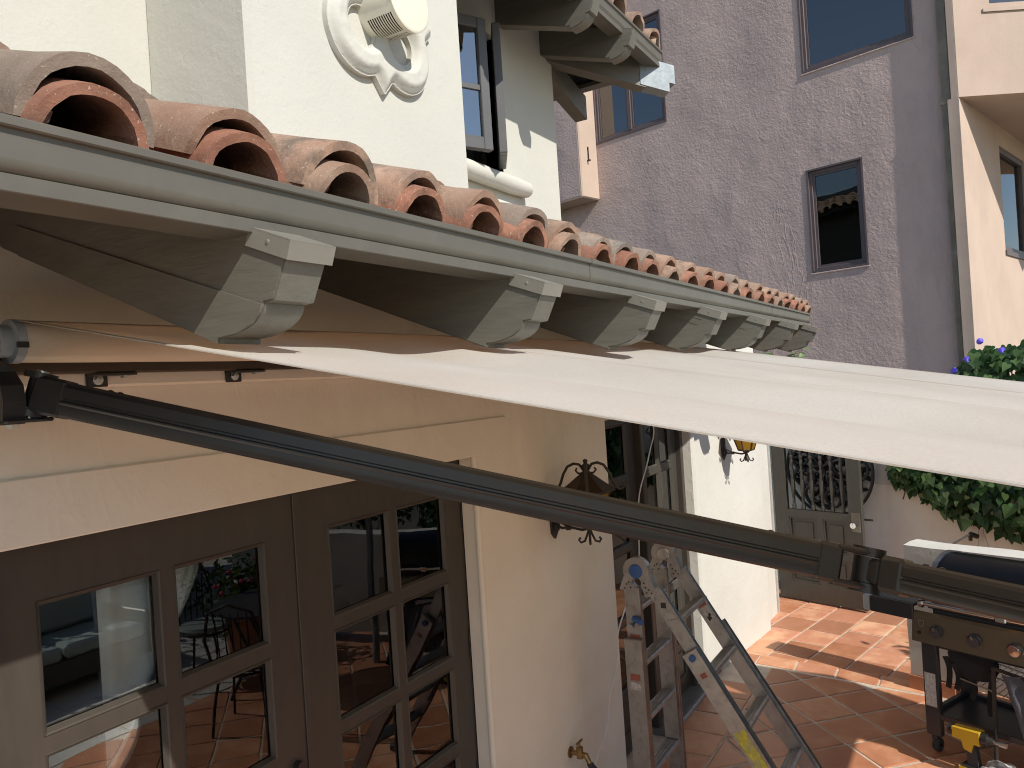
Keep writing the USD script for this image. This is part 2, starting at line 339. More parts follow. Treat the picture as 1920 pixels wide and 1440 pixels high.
mk('amber_glass', {'geo': ('geometry', {}), 'n': ('noise_texture', {'scale': 45.0, 'detail': 3.0}), 'b': ('bump', {'distance': 0.002}), 't': ('translucent_bsdf', {'color': (0.62, 0.36, 0.04)}), 'd': ('principled_bsdf', {'base_color': (0.5, 0.28, 0.03), 'roughness': 0.15}), 'm': ('mix_closure', {'fac': 0.5})},
   [('geo.position', 'n.vector'), ('n.fac', 'b.height'), ('b.normal', 'd.normal'), ('t.BSDF', 'm.closure1'), ('d.BSDF', 'm.closure2')], 'm.closure')
mk('plastic_bag', {'t': ('transparent_bsdf', {'color': (0.9, 0.9, 0.9)}), 'd': ('principled_bsdf', {'base_color': (0.8, 0.8, 0.82), 'roughness': 0.2}), 'm': ('mix_closure', {'fac': 0.45})}, [('t.BSDF', 'm.closure1'), ('d.BSDF', 'm.closure2')], 'm.closure')
mk('awning_fabric', {'geo': ('geometry', {}), 'mp': ('mapping', {'scale': (1, 1, 1)}), 'n': ('noise_texture', {'scale': 190.0, 'detail': 4.0, 'roughness': 0.75}), 'r': ('rgb_ramp', {'ramp': [(0.3, (0.50, 0.49, 0.45)), (0.7, (0.655, 0.64, 0.59))]}),
    'n2': ('noise_texture', {'scale': 2.2, 'detail': 4.0}), 'r2': ('rgb_ramp', {'ramp': [(0.32, (0.87, 0.865, 0.85)), (0.62, (1, 1, 1))]}), 'mu': ('mix', {'mix_type': 'multiply', 'fac': 1.0}),
    'b': ('bump', {'distance': 0.0004}), 'd': ('principled_bsdf', {'roughness': 0.9, 'specular_ior_level': 0.15}), 't': ('translucent_bsdf', {'color': (0.82, 0.64, 0.41)}), 'm': ('mix_closure', {'fac': 0.33})},
   [('geo.position', 'n.vector'), ('geo.position', 'n2.vector'), ('n.fac', 'r.fac'), ('n2.fac', 'r2.fac'), ('r.color', 'mu.color1'), ('r2.color', 'mu.color2'), ('mu.color', 'd.base_color'), ('n.fac', 'b.height'), ('b.normal', 'd.normal'), ('d.BSDF', 'm.closure1'), ('t.BSDF', 'm.closure2')], 'm.closure')
plain('rolled_fabric', (0.64, 0.57, 0.46), 0.9, var=0.05, bump=0.0003, bscale=350)

def leafmat(name, c0, c1, trans):
    mk(name, {'geo': ('geometry', {}), 'r': ('rgb_ramp', {'ramp': [(0.0, c0), (1.0, c1)]}), 'd': ('principled_bsdf', {'roughness': 0.42}), 't': ('translucent_bsdf', {'color': trans}), 'm': ('mix_closure', {'fac': 0.3})},
       [('geo.random_per_island', 'r.fac'), ('r.color', 'd.base_color'), ('d.BSDF', 'm.closure1'), ('t.BSDF', 'm.closure2')], 'm.closure')
def leafmat_obj(name, c0, c1, trans):
    mk(name, {'oi': ('object_info', {}), 'r': ('rgb_ramp', {'ramp': [(0.0, c0), (1.0, c1)]}), 'd': ('principled_bsdf', {'roughness': 0.40}), 't': ('translucent_bsdf', {'color': trans}), 'm': ('mix_closure', {'fac': 0.3})},
       [('oi.random', 'r.fac'), ('r.color', 'd.base_color'), ('d.BSDF', 'm.closure1'), ('t.BSDF', 'm.closure2')], 'm.closure')
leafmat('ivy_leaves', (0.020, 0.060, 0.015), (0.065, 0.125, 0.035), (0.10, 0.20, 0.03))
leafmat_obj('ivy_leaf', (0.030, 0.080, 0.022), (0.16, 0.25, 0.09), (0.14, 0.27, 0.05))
leafmat('tree_leaves', (0.025, 0.060, 0.015), (0.075, 0.12, 0.03), (0.14, 0.22, 0.04))

exec_after = []

# ================================================================== SETTING
# ground far and wide, patio floor with separate tiles
obj('ground', bx(-40, 60, -40, 40, -1.2, -0.12), 'soil', None, False, kind='structure', label='bare earth under and beyond the terrace')
patio = thing('patio_floor', kind='structure', label='terracotta tiled terrace floor along the house')
obj('mortar_bed', bx(-4, 9.2, -6.5, 2.6, -0.11, -0.006), 'grout', patio, False)

def paver(poly, z=0.0, th=0.012, gap=0.0):
    """one hand-made tile: pillowed top with soft edges"""
    poly = poly.buffer(-gap) if gap else poly
    if poly.is_empty or poly.area < 0.0015: return None
    if poly.geom_type != 'Polygon': poly = max(poly.geoms, key=lambda g: g.area)
    inner = poly.buffer(-0.007)
    a = prism(poly.simplify(0.001), z-th, z-0.003)
    if inner.is_empty or inner.geom_type != 'Polygon': return a
    o = np.array(poly.simplify(0.001).exterior.coords)[:-1]; i = np.array(inner.simplify(0.001).exterior.coords)[:-1]
    try:
        top = hull([(x, y, z-0.003) for x, y in o] + [(x, y, z) for x, y in i])
        return cat(a, top)
    except Exception:
        return a

diag_region = Polygon([(2.4, 1.525), (6.185, 1.525), (6.06, 0.65), (5.95, -0.15), (5.7, -2.5), (2.4, -2.5)])
far_region = Polygon([(6.43, 1.93), (6.42, 1.55), (6.30, 0.62), (6.17, -0.2), (6.1, -1.2), (8.9, -1.2), (8.9, 2.4), (6.5, 2.4)])
house_clip = Polygon([(5.62, 1.93), (7.08, 1.735), (7.1, 3), (5.6, 3)])
n_tile = 0
def add_tile(poly, mat='saltillo'):
    global n_tile
    z = RNG.uniform(-0.0015, 0.0015)
    t = paver(poly, z)
    if t is None: return
    t = xf(t)
    c = np.array(poly.centroid.coords[0]); v = t.vertices
    v[:, 2] += (v[:, 0]-c[0])*RNG.uniform(-0.006, 0.006) + (v[:, 1]-c[1])*RNG.uniform(-0.006, 0.006)
    obj('tile', t, mat, patio, False); n_tile += 1

# border row along the wall
x = 2.49
while x < 5.6:
    w = 0.302; add_tile(sbox(x+0.007+RNG.uniform(-.002, .002), 1.540, x+w-0.007, 1.838)); x += w
# diagonal field
p = 0.327; e1 = np.array([math.cos(math.radians(-46)), math.sin(math.radians(-46))]); e2 = np.array([-e1[1], e1[0]]); o0 = np.array([5.556, 0.819])
for i in range(-16, 17):
    for j in range(-16, 17):
        c = o0 + e1*p*(i+.5) + e2*p*(j+.5); h = p/2-0.0095
        if not (3.3 < c[0] < 6.5 and -0.9 < c[1] < 1.9): continue
        hj = [h+RNG.uniform(-.003, .003) for _ in range(4)]
        q = Polygon([c-e1*hj[0]-e2*hj[1], c+e1*hj[2]-e2*hj[1], c+e1*hj[2]+e2*hj[3], c-e1*hj[0]+e2*hj[3]]).intersection(diag_region)
        if not q.is_empty and q.area > 0.004: add_tile(q)
# band of short tiles across the terrace
for k in range(-1, 10):
    y1 = 1.66-0.305*k; f = lambda y: 6.20+0.14*(y-1.35)*1.0
    y0 = y1-0.29
    if y1 < -0.9: break
    add_tile(Polygon([(f(y0), y0), (f(y1), y1), (f(y1)+0.205, y1), (f(y0)+0.205, y0)]).difference(house_clip), 'saltillo_pale' if k % 3 == 1 else 'saltillo')
# field by the gate, turned with the angled wall
a = math.radians(-12.5); d1 = np.array([math.cos(a), math.sin(a)]); d2 = np.array([-d1[1], d1[0]]); s0 = 2.362
for r in range(-9, 9):
    off = RNG.uniform(0, 0.3)
    for c_ in range(-3, 14):
        u0 = 5.6 + off + c_*0.345; v0 = s0 + r*0.307
        q = Polygon([d1*u+d2*v for u, v in ((u0+.008, v0+.008), (u0+.337, v0+.008), (u0+.337, v0+.299), (u0+.008, v0+.299))])
        q = q.intersection(far_region).difference(house_clip)
        if not q.is_empty and q.area > 0.006: add_tile(q, 'saltillo_pale' if RNG.random() < 0.6 else 'saltillo')
# off-camera rest of the terrace (seen mirrored in the door glass)
rest = []
for i in range(-30, 34):
    for j in range(-30, 34):
        c = o0 + e1*p*(i+.5) + e2*p*(j+.5); h = p/2-0.008
        if not (-2.5 < c[0] < 6.9 and -1.5 < c[1] < 1.35) or (3.3 < c[0] < 6.5 and -0.9 < c[1] < 1.9): continue
        if c[0] > 5.6 and c[1] > -1.3: continue
        rest.append(xf(bx(-h, h, -h, h, -0.012, 0), rz=math.radians(-46), t=(*c, RNG.uniform(-.002, .002))))
obj('tile_field', rest, 'saltillo', patio, False, kind='stuff')
obj('garden_path', [xf(bx(-.29, .29, -.44, .44, -0.012, 0.001), t=(-3.6+.6*i, -1.98-.9*j, RNG.uniform(-.002, .002))) for i in range(20) for j in range(5)], 'pale_paving', None, False, kind='structure', label='pale stone slabs paving the garden side of the terrace')

# ================================================================== HOUSE
house = thing('house', label='cream stucco house with clay tile eaves, dark glazed doors and exposed rafter tails', cat='house')
YW = 1.86
# lower facade with the door openings
wall = sbox(-4, -0.1, 5.66, 3.0)
for hole in (sbox(0.80, -0.2, 2.73, 2.066), sbox(4.07, -0.2, 5.60, 2.12)): wall = wall.difference(hole)
fac = prism(wall, YW, YW+0.088, 'y')
obj('facade_wall', fac, 'sand_stucco', house, False)
obj('wall_core', [bx(-4, 0.78, 1.952, 2.14, -0.1, 3.0), bx(2.79, 4.04, 1.952, 2.14, -0.1, 3.0), bx(0.78, 2.79, 2.03, 2.14, 2.12, 3.0), bx(4.04, 5.66, 2.03, 2.14, 2.16, 3.0)], 'sand_stucco', house, False)
obj('ledge', bx(-4, 2.32, YW-0.032, YW+0.002, 2.42, 2.95, 0.006), 'sand_stucco', house, False)
obj('lintel_band', bx(-4, 2.98, YW-0.009, YW+0.002, 2.0665, 2.222, 0.004), 'sand_stucco', house, False)
# plaster reveals round the doors: soft bullnose strips
for xx in (2.732, 0.798):
    obj('door_reveal', sweep([(xx, YW+0.012, -0.05), (xx, YW+0.012, 2.08)], ring(0.0145, 10)), 'sand_stucco', house, 40)

# angled wing with the second lantern
A0, A1 = np.array([5.66, 1.925]), np.array([7.10, 1.735])
dA = (A1-A0)/np.linalg.norm(A1-A0); nA = np.array([dA[1], -dA[0]])
wing = Polygon([A0, A1, A1-nA*0.5, A0-nA*0.5])
obj('angled_wall', wobble(prism(wing, -0.1, 3.1).subdivide().subdivide().subdivide(), 0.006, 3.0, 3), 'white_stucco', house, 40)
obj('door_surround', bx(5.590, 5.66, 1.857, 2.13, -0.1, 3.0, .012), 'white_stucco', house, 40)
for k in range(5):
    q0 = A0 + dA*(0.05+0.29*k); 
    sk = Polygon([q0+nA*0.002, q0+dA*0.275+nA*0.002, q0+dA*0.275+nA*0.016, q0+nA*0.016])
    if k < 1: obj('skirting_tile', prism(sk, -0.004, 0.075), 'saltillo', house, False)

# upper storey
up = sbox(-4, 2.95, 3.69, 4.35).difference(sbox(2.58, 3.34, 3.12, 4.0))
obj('upper_wall', [prism(up, YW+0.002, YW+0.12, 'y'), bx(3.57, 3.69, YW+0.12, 4.6, 2.95, 4.35)], 'cream_stucco', house, False)
blk = bx(1.296, 2.238, 1.474, YW+0.01, 2.85, 4.22, 0.012)
obj('projecting_wall', blk, 'cream_stucco', house, False)

# quatrefoil moulding round the vent
qc = (1.785, 3.508)
def quatre(k):
    lobes = [Point(qc[0]+sx*0.098*1.0, qc[1]+sz*0.105).buffer(0.128*k+0.0*abs(sx), 20) for sx in (-1, 1) for sz in (-1, 1)]
    tips = Polygon([(qc[0]-0.27*k, qc[1]), (qc[0], qc[1]-0.26*k), (qc[0]+0.27*k, qc[1]), (qc[0], qc[1]+0.275*k)])
    cut = Polygon([(qc[0]-0.055, qc[1]-0.20), (qc[0], qc[1]-0.266*k), (qc[0]+0.055, qc[1]-0.20)]).buffer(-.006).buffer(.006)
    return unary_union(lobes + [tips.buffer(-0.01), cut])
qo = quatre(1.0).buffer(0.004).buffer(-0.004)
hole = unary_union([Point(qc[0]+sx*0.085, qc[1]+sz*0.09).buffer(0.057, 16) for sx in (-1, 1) for sz in (-1, 1)] + [Point(*qc).buffer(0.07, 20)])
base = qo.difference(hole)
import shapely
def mound(poly, y0, h0, h, w, step=0.004):
    x0, z0, x1, z1 = poly.bounds
    X, Z = np.meshgrid(np.arange(x0, x1+step, step), np.arange(z0, z1+step, step), indexing='ij')
    inside = shapely.contains_xy(poly, X, Z)
    d = shapely.distance(shapely.points(X, Z), poly.boundary); d = np.where(inside, d, 0)
    t = np.clip((d-0.005)/w, 0, 1); hh = h0 + h*np.sin(t*math.pi/2)
    hh += (meshkit.fbm(np.stack([X*22, Z*22, 0*X], -1), 3, 4)-0.5)*0.006*t
    V = np.stack([X, y0-hh, Z], -1).reshape(-1, 3); nz_ = X.shape[1]; F = []
    for a_ in range(X.shape[0]-1):
        for b_ in range(nz_-1):
            if inside[a_, b_] and inside[a_+1, b_] and inside[a_, b_+1] and inside[a_+1, b_+1]:
                p_ = a_*nz_+b_; F += [(p_, p_+nz_, p_+nz_+1), (p_, p_+nz_+1, p_+1)]
    return trimesh.Trimesh(V, F, process=True)
quad = cat(prism(base, 1.456, 1.476, 'y'), mound(base, 1.474, 0.0184, 0.022, 0.026))
obj('quatrefoil_moulding', quad, 'cream_stucco', house, 50, label='raised plaster quatrefoil around the round vent')
for ang in (45, 135, 225, 315):
    cx, cz = qc[0]+0.165*math.cos(math.radians(ang)), qc[1]+0.17*math.sin(math.radians(ang))


# vent: a thing screwed to the wall
vent = thing('exhaust_vent', (1.787, 1.474, 3.490), label='round cream exhaust vent with slotted sides inside the plaster quatrefoil', cat='vent')
R0 = 0.0865; Lv = 0.125
def slotted():
    ms = []
    # ring rows: solid near the wall and at the cap, bars between slots
    ys = [0.0, -0.032] ; n = 40
    def shell(y0, y1, a0, a1, k=10, t=0.002):
        pts = []
        for r in (R0, R0-t):
            pts += [[(r*math.sin(a0+(a1-a0)*i/k), y, -r*math.cos(a0+(a1-a0)*i/k)) for i in range(k+1)] for y in (y0, y1)]
        V = np.concatenate(pts); m = k+1; F = []
        for i in range(k):
            a_, b_, c_, d_ = i, i+1, m+i+1, m+i
            F += [(a_, b_, c_), (a_, c_, d_), (2*m+a_, 2*m+c_, 2*m+b_), (2*m+a_, 2*m+d_, 2*m+c_)]
        for i in range(k):
            F += [(i, 2*m+i, 2*m+i+1), (i, 2*m+i+1, i+1), (m+i, m+i+1, 3*m+i+1), (m+i, 3*m+i+1, 3*m+i)]
        F += [(0, m, 3*m), (0, 3*m, 2*m), (k, 2*m+k, 3*m+k), (k, 3*m+k, m+k)]
        return trimesh.Trimesh(V, F, process=False)
    rad = math.radians
    ms.append(shell(0.0, -0.022, rad(-180), rad(180), 48))
    ms.append(shell(-Lv+0.012, -Lv, rad(-180), rad(180), 48))
    groups = [(-52, -8), (-2, 42), (48, 92), (98, 130), (-98, -60)]
    y0, y1 = -0.022, -Lv+0.012
    edges = [-180, -98, -60, -52, -8, -2, 42, 48, 92, 98, 130, 180]
    for a0, a1 in zip(edges[:-1], edges[1:]):
        if (a0, a1) in groups and not (a0 == -98):
            nb = 11; w = (y0-y1)/nb
            for i in range(nb+1):
                ya = y0 - i*w; ms.append(shell(min(ya+w*0.2, y0+.0005), max(ya-w*0.2, y1-.0005), rad(a0), rad(a1), 7))
        else:
            ms.append(shell(y0, y1, rad(a0), rad(a1), max(2, int((a1-a0)/7))))
    return ms
obj('vent_body', slotted(), 'vent_paint', vent, 40)
obj('vent_cap', xf(lathe([(0, 0), (R0+0.003, 0), (R0+0.003, 0.004), (R0-0.004, 0.008), (0, 0.0085)], 40), rx=math.pi/2, t=(0, -Lv+0.001, 0)), 'vent_paint', vent, 30)
obj('damper', xf(lathe([(0, 0), (R0-0.02, 0), (R0-0.02, 0.05), (0, 0.05)], 24), rx=math.pi/2, t=(0, -0.012, 0)), 'dark_room', vent, 30)

# lower eave: rafters
SL = 0.385
def tail_profile(scale=1.0):
    top = [(2.05, 2.614+SL*1.12), (0.930, 2.614), (0.976, 2.524), (0.999, 2.5225)]
    cove = [(1.116-0.117*math.cos(t), 2.5225-0.0490*math.sin(t)) for t in np.linspace(0.05, math.pi/2, 12)]
    rest_ = [(1.1165, 2.465), (1.121, 2.464), (2.05, 2.464+SL*0.929)]
    return top + cove + rest_
tails_x = [0.078-0.79*2, 0.078-0.79+0.0, 0.078, 0.878, 1.721, 2.515, 3.289, 4.118, 4.870, 5.593]
TW = 0.092
def rough_prism(poly, x0, x1, b=0.003):
    """extruded timber with eased edges"""
    P = Polygon(poly)
    inn = P.buffer(-b, join_style=2)
    core = prism(P, x0+b, x1-b, 'x')
    side = []
    for xs, xe in ((x0, x0+b), (x1-b, x1)):
        side.append(prism(inn, xs, xe, 'x'))
    return cat(core, side)
for i, x0 in enumerate(tails_x):
    m = rough_prism(tail_profile(), x0, x0+TW); m.vertices[:, 1] += np.where(m.vertices[:, 1] < 1.2, RNG.uniform(-.004, .005), 0)
    if i > 3:
        for q_ in range(2): m = cat(m, bx(x0-.0012, x0+.004, 1.0+.3*RNG.random(), 1.45+.2*RNG.random(), 0, .0022).apply_transform(trimesh.transformations.rotation_matrix(math.atan(SL), [1, 0, 0], (0, 1.0, 0))).apply_translation((0, 0, 2.555+RNG.uniform(-.025, .045))))
    t = obj('rafter_tail', m, 'taupe_wood', house, 20, label='nearest rafter tail, split along its grain, under the lower eave' if i == 3 else None)
    if i == 3:
        lo = Polygon([(1.003, 2.520), (1.75, 2.520+0.70*0.36), (1.75, 2.464+SL*0.63-0.0), (1.122, 2.466), (1.117, 2.4745), (1.07, 2.478), (1.03, 2.491), (1.009, 2.507)])
        obj('split_face', prism(lo, x0-0.0035, x0+0.004, 'x'), 'taupe_wood', t, False)
    # bent metal cap over the top of the tail end
    c = math.cos(math.atan(SL)); ex = np.array([0, c, c*SL]); ez = np.array([0, -c*SL, c])
    Mf = frame((x0+TW/2, 0.930, 2.614), (1, 0, 0), ex, ez)
    w = TW/2+0.005
    cap = cat(bx(-w, w, -0.006, 0.096, 0.0005, 0.003), bx(-w, -w+0.0018, -0.006, 0.096, -0.030, 0.0008), bx(w-0.0018, w, -0.006, 0.096, -0.030, 0.0008), bx(-w+.0018, w-.0018, -0.006, -0.004, -0.030, 0.0008))
    cp = obj('metal_cap', xf(cap, M=Mf), 'flashing_paint', t, False)
    obj('cap_nail', [xf(lathe([(0.0045, 0), (0.004, 0.0012), (0, 0.0016)], 10), ry=-math.pi/2, M=None, t=None).apply_translation((-w, 0.045, -0.012)).apply_transform(Mf)], 'flashing_paint', t, 30)

# fascia, gutter and deck
GX0, GX1 = -3.0, 5.79
obj('fascia_board', bx(GX0, GX1-0.015, 1.010, 1.096, 2.6385, 2.662, 0.0015), 'taupe_paint', house, False)
gp_out = [(0.996, 2.7305), (0.994, 2.728), (0.994, 2.7185), (0.997, 2.7165), (1.003, 2.716), (1.0045, 2.7085), (1.0035, 2.700), (1.0035, 2.680)]
gp_out += [(1.0035+0.013*(1-math.cos(t)), 2.680-0.0175*math.sin(t)) for t in np.linspace(0.1, math.pi/2, 6)]
gp_out += [(1.085, 2.6625), (1.085, 2.7)]
gp_in = [(1.083, 2.7), (1.083, 2.665), (1.019, 2.665), (1.006, 2.681), (1.006, 2.714), (1.000, 2.7255), (1.000, 2.7305)]
gut = prism(gp_out+gp_in, GX0, GX1, 'x')
gm = obj('gutter', [gut, bx(GX1-0.002, GX1, 1.004, 1.085, 2.664, 2.726)], 'taupe_paint', house, 25)
for xj in (2.16, 4.62):
    jo = Polygon(gp_out[:14]+[(1.02, 2.6625), (1.02, 2.73)]).buffer(.0016)
    obj('gutter_joint', prism(jo.difference(Polygon(gp_out[:14]+[(1.02, 2.6625), (1.02, 2.73)])), xj, xj+.052, 'x'), 'taupe_paint', gm, 25)
def slope(y, z0=2.645): return z0 + SL*(y-1.0)
deck = [( 1.03, slope(1.03)-0.0), (1.875, slope(1.875)), (1.875, slope(1.875)+0.02), (1.03, slope(1.03)+0.02)]
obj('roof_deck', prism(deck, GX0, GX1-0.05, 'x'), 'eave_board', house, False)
deck2 = [(1.875, slope(1.875)), (3.6, slope(3.6)), (3.6, slope(3.6)+0.02), (1.875, slope(1.875)+0.02)]
obj('roof_deck', prism(deck2, 3.70, GX1-0.05, 'x'), 'eave_board', house, False)

# clay barrel tiles
def half_tile(r0, r1, Lt, th, seed, na=16, nl=5, amp=0.0048, squash=1.0):
    rs = np.random.default_rng(seed)
    a = np.linspace(math.radians(-3), math.radians(183), na)
    V = []
    yend = rs.normal(0, 0.0038, na); yend = np.convolve(np.r_[yend[0], yend, yend[-1]], [.25, .5, .25], 'valid')
    for s in (0, 1):
        for l in range(nl):
            t = l/(nl-1); r = (r0 + (r1-r0)*t) - s*th
            y = Lt*t + (yend if l == 0 else 0)
            V.append(np.stack([r*np.cos(a), np.zeros(na)+y, r*squash*np.sin(a)], 1))
    V = np.concatenate(V)
    V += (np.stack([meshkit.fbm(V*9+seed*3.7+k*31, 3, seed+k) for k in range(3)], 1)-0.5)*2*amp*[1, .4, 1.3]
    V += (np.stack([meshkit.fbm(V*45+seed*1.7+k*31, 2, seed+k) for k in range(3)], 1)-0.5)*2*0.0013
    F = []; N = nl*na
    for l in range(nl-1):
        for i in range(na-1):
            p, q, r, s = l*na+i, l*na+i+1, (l+1)*na+i+1, (l+1)*na+i
            F += [(p, r, q), (p, s, r), (N+p, N+q, N+r), (N+p, N+r, N+s)]
    for i in range(na-1):
        F += [(i, i+1, N+i+1), (i, N+i+1, N+i)]; b = (nl-1)*na
        F += [(b+i, b+N+i+1, b+i+1), (b+i, b+N+i, b+N+i+1)]
    for l in range(nl-1):
        F += [(l*na, N+l*na, N+(l+1)*na), (l*na, N+(l+1)*na, (l+1)*na)]; e = na-1
        F += [(l*na+e, (l+1)*na+e, N+(l+1)*na+e), (l*na+e, N+(l+1)*na+e, N+l*na+e)]
    return trimesh.Trimesh(V, F, process=False)

PIT = math.atan(SL)
cols = [0.13, 0.375, 0.620, 0.880, 1.120, 1.360, 1.600, 1.835, 2.06, 2.285, 2.51, 2.725]
while cols[-1] < 5.62: cols.append(cols[-1]+0.236+RNG.uniform(-.012, .012))
grey_cols = {0.620, 1.835}
zb = lambda y: slope(y)+0.052
for ci, xc in enumerate(cols):
    ncourse = 3 if xc < 3.7 else 4
    drop = float(np.interp(xc, [1.6, 2.2], [0.0, 0.013]))
    # booster piece under the first tile, flush with the gutter
    rb = 0.0805+RNG.uniform(-.003, .003)
    bm = half_tile(rb, rb*0.97, 0.16, 0.0155, ci*7+1, amp=0.0025, squash=RNG.uniform(.94, 1.0))
    obj('booster_tile', xf(bm, rx=PIT, rz=RNG.uniform(-.04, .04), t=(xc-0.014+RNG.uniform(-.006, .006), 1.016+RNG.uniform(-.006, .004), 2.724-drop)), 'roof_clay_raw' if ci % 4 else 'roof_clay', house, 50)
    for k in range(ncourse):
        y = 1.034 + k*0.335*math.cos(PIT) + RNG.uniform(-.008, .008)
        z = slope(y) + 0.0955 - drop + 0.012*k
        r0 = 0.0955+RNG.uniform(-.0035, .0035)
        tm = half_tile(r0, r0*0.84, 0.41, 0.0165, ci*13+k*3+2, squash=RNG.uniform(.92, 1.0))
        matn = 'roof_clay_grey' if (xc in grey_cols and k == 0) or (RNG.random() < 0.22) else 'roof_clay'
        obj('roof_tile', xf(tm, rx=PIT - 0.03, rz=RNG.uniform(-.05, .05), ry=RNG.uniform(-.05, .05), t=(xc+RNG.uniform(-.009, .009), y, z)), matn, house, 50)
    # pan tile in the valley
    for k in range(ncourse):
        y = 1.022 + k*0.34*math.cos(PIT); xv = xc + 0.121
        tm = half_tile(0.070, 0.066, 0.40, 0.015, ci*17+k*5+3, amp=0.002); tm.vertices[:, 2] *= -0.8; tm.invert()
        obj('pan_tile', xf(tm, rx=PIT-0.02, t=(xv, y, slope(y)+0.103-drop)), 'roof_clay_raw', house, 50)

# upper storey eave and hip
SU = 0.32
def upz(y): return 4.07 - SU*(YW-y)
def up_profile():
    f = 1.345
    zt = upz(f)+0.155; zbm = upz(f)
    return [(1.95, upz(1.95)+0.155), (f, zt), (f+0.026, zt-0.075), (f+0.046, zt-0.078)] + [(f+0.135-0.095*math.cos(t), zt-0.078-0.045*math.sin(t)) for t in np.linspace(0.05, math.pi/2, 9)] + [(f+0.136, upz(f+.135)+0.004), (f+0.14, upz(f+0.14)), (1.95, upz(1.95))]
for xx in (1.0, 1.43, 1.865, 2.30, 2.735, 3.17, 3.605):
    t = obj('rafter_tail', rough_prism(up_profile(), xx-0.035, xx+0.035), 'taupe_wood', house, 20)
HX, HY = 4.19, 1.36
zl = upz(1.36)+0.160
ugp = [(1.392, zl+0.075), (1.388, zl+0.073), (1.388, zl+0.062), (1.396, zl+0.058), (1.397, zl+0.02), (1.405, zl+0.004), (1.46, zl+0.003), (1.46, zl+0.05), (1.457, zl+0.05), (1.457, zl+0.006), (1.407, zl+0.006), (1.400, zl+0.02), (1.400, zl+0.06), (1.394, zl+0.075)]
obj('gutter', prism(ugp, -3, 4.12, 'x'), 'taupe_paint', house, 25)
obj('fascia_board', [bx(-3, 4.11, 1.400, 1.47, zl-0.02, zl+0.002), bx(4.08, 4.15, 1.47, 4.4, zl-0.02, zl+0.002)], 'taupe_paint', house, False)
# soffit boards between the upper rafters, and the end eave
def upslab(x0, x1): return prism([(1.42, upz(1.42)+0.157), (3.2, upz(3.2)+0.157), (3.2, upz(3.2)+0.185), (1.42, upz(1.42)+0.185)], x0, x1, 'x')
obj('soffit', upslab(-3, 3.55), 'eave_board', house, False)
zc = upz(1.42)+0.157
sof = []
# end eave: hip corner triangle panels
zin = upz(1.92)+0.157
sof.append(hull([(3.55, 1.42, zc), (4.13, 1.42, zc), (3.63, 1.92, zin), (3.55, 1.92, zin), (3.55, 1.42, zc+.02), (4.13, 1.42, zc+.02), (3.63, 1.92, zin+.02), (3.55, 1.92, zin+.02)]))
sof.append(hull([(4.13, 1.43, zc), (4.13, 4.4, zc), (3.64, 4.4, zin), (3.64, 1.93, zin), (4.13, 1.43, zc+.02), (4.13, 4.4, zc+.02), (3.64, 4.4, zin+.02), (3.64, 1.93, zin+.02)]))
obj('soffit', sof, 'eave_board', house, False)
# hip rafter with its zinc sleeve
hd = np.array([1, -1, 0])/math.sqrt(2); hp = np.array([1, 1, 0])/math.sqrt(2)
def hipbar(s0, s1, w, ztop, zbot, e=0.0):
    pts = []
    for s in (s0, s1):
        c = np.array([3.66, 1.89, 0]) + hd*s
        z = 4.07 + 0.155 - SU*s/math.sqrt(2)
        for sg in (-1, 1):
            for zz in (ztop, zbot): pts.append(c + hp*sg*w + [0, 0, z+zz])
    return hull(pts)
hip = obj('hip_rafter', [hipbar(0.0, 0.56, 0.04, -0.004, -0.16), hipbar(0.56, 0.70, 0.04, -0.004, -0.15)], 'taupe_wood', house, False)
obj('zinc_sleeve', [hipbar(0.53, 0.70, 0.044, 0.002, -0.152), hipbar(0.70, 0.735, 0.044, 0.002, -0.10)], 'galvanized', hip, False)
jz = zin-0.155
jb = hull([(x_, y_, z_+dz) for x_, z_ in ((3.692, 3.985), (4.11, 3.875)) for y_ in (1.863, 1.938) for dz in (0, 0.135)])
obj('rafter_tail', jb, 'taupe_wood', house, False)
jb2 = hull([(x_, y_, z_+dz) for x_, z_ in ((3.60, 4.09), (4.12, 3.93)) for y_ in (2.9, 2.98) for dz in (0, 0.12)])
obj('rafter_tail', jb2, 'taupe_wood', house, False)
# upper roof covering
PU = math.atan(SU)
obj('upper_roof_board', [hull([(-3, 1.40, zl+0.03), (4.14, 1.40, zl+0.03), (2.2, 3.3, zl+0.03+1.9*SU), (-3, 3.3, zl+0.03+1.9*SU), (-3, 1.40, zl+0.05), (4.14, 1.40, zl+0.05), (2.2, 3.3, zl+0.05+1.9*SU), (-3, 3.3, zl+0.05+1.9*SU)]),
    hull([(4.14, 1.40, zl+0.03), (4.14, 4.5, zl+0.03), (2.2, 3.3, zl+0.03+1.9*SU), (2.2, 4.5, zl+0.03+1.9*SU), (4.14, 1.40, zl+0.05), (4.14, 4.5, zl+0.05), (2.2, 3.3, zl+0.05+1.9*SU), (2.2, 4.5, zl+0.05+1.9*SU)])], 'eave_board', house, False)
xx = 2.6; ci = 0
while xx < 4.12:
    for k in range(3):
        y = 1.40 + 0.31*k
        if xx > 4.16-(y-1.40)*1.0: continue
        tm = half_tile(0.088, 0.072, 0.40, 0.016, 900+ci*5+k)
        obj('roof_tile', xf(tm, rx=PU-0.03, rz=RNG.uniform(-.03, .03), t=(xx, y, zl+0.05+SU*(y-1.40)+0.02)), 'roof_clay', house, 50)
    xx += 0.235; ci += 1
for k in range(6):
    c = np.array([4.10, 1.46, zl+0.085]) + np.array([-1, 1, SU])*0.28*k/1.0*0.8
    tm = half_tile(0.098, 0.08, 0.40, 0.016, 1200+k)
    obj('roof_tile', xf(tm, rx=math.atan(SU/1.41), rz=math.pi/4, t=c), 'roof_clay', house, 50)
y = 1.75
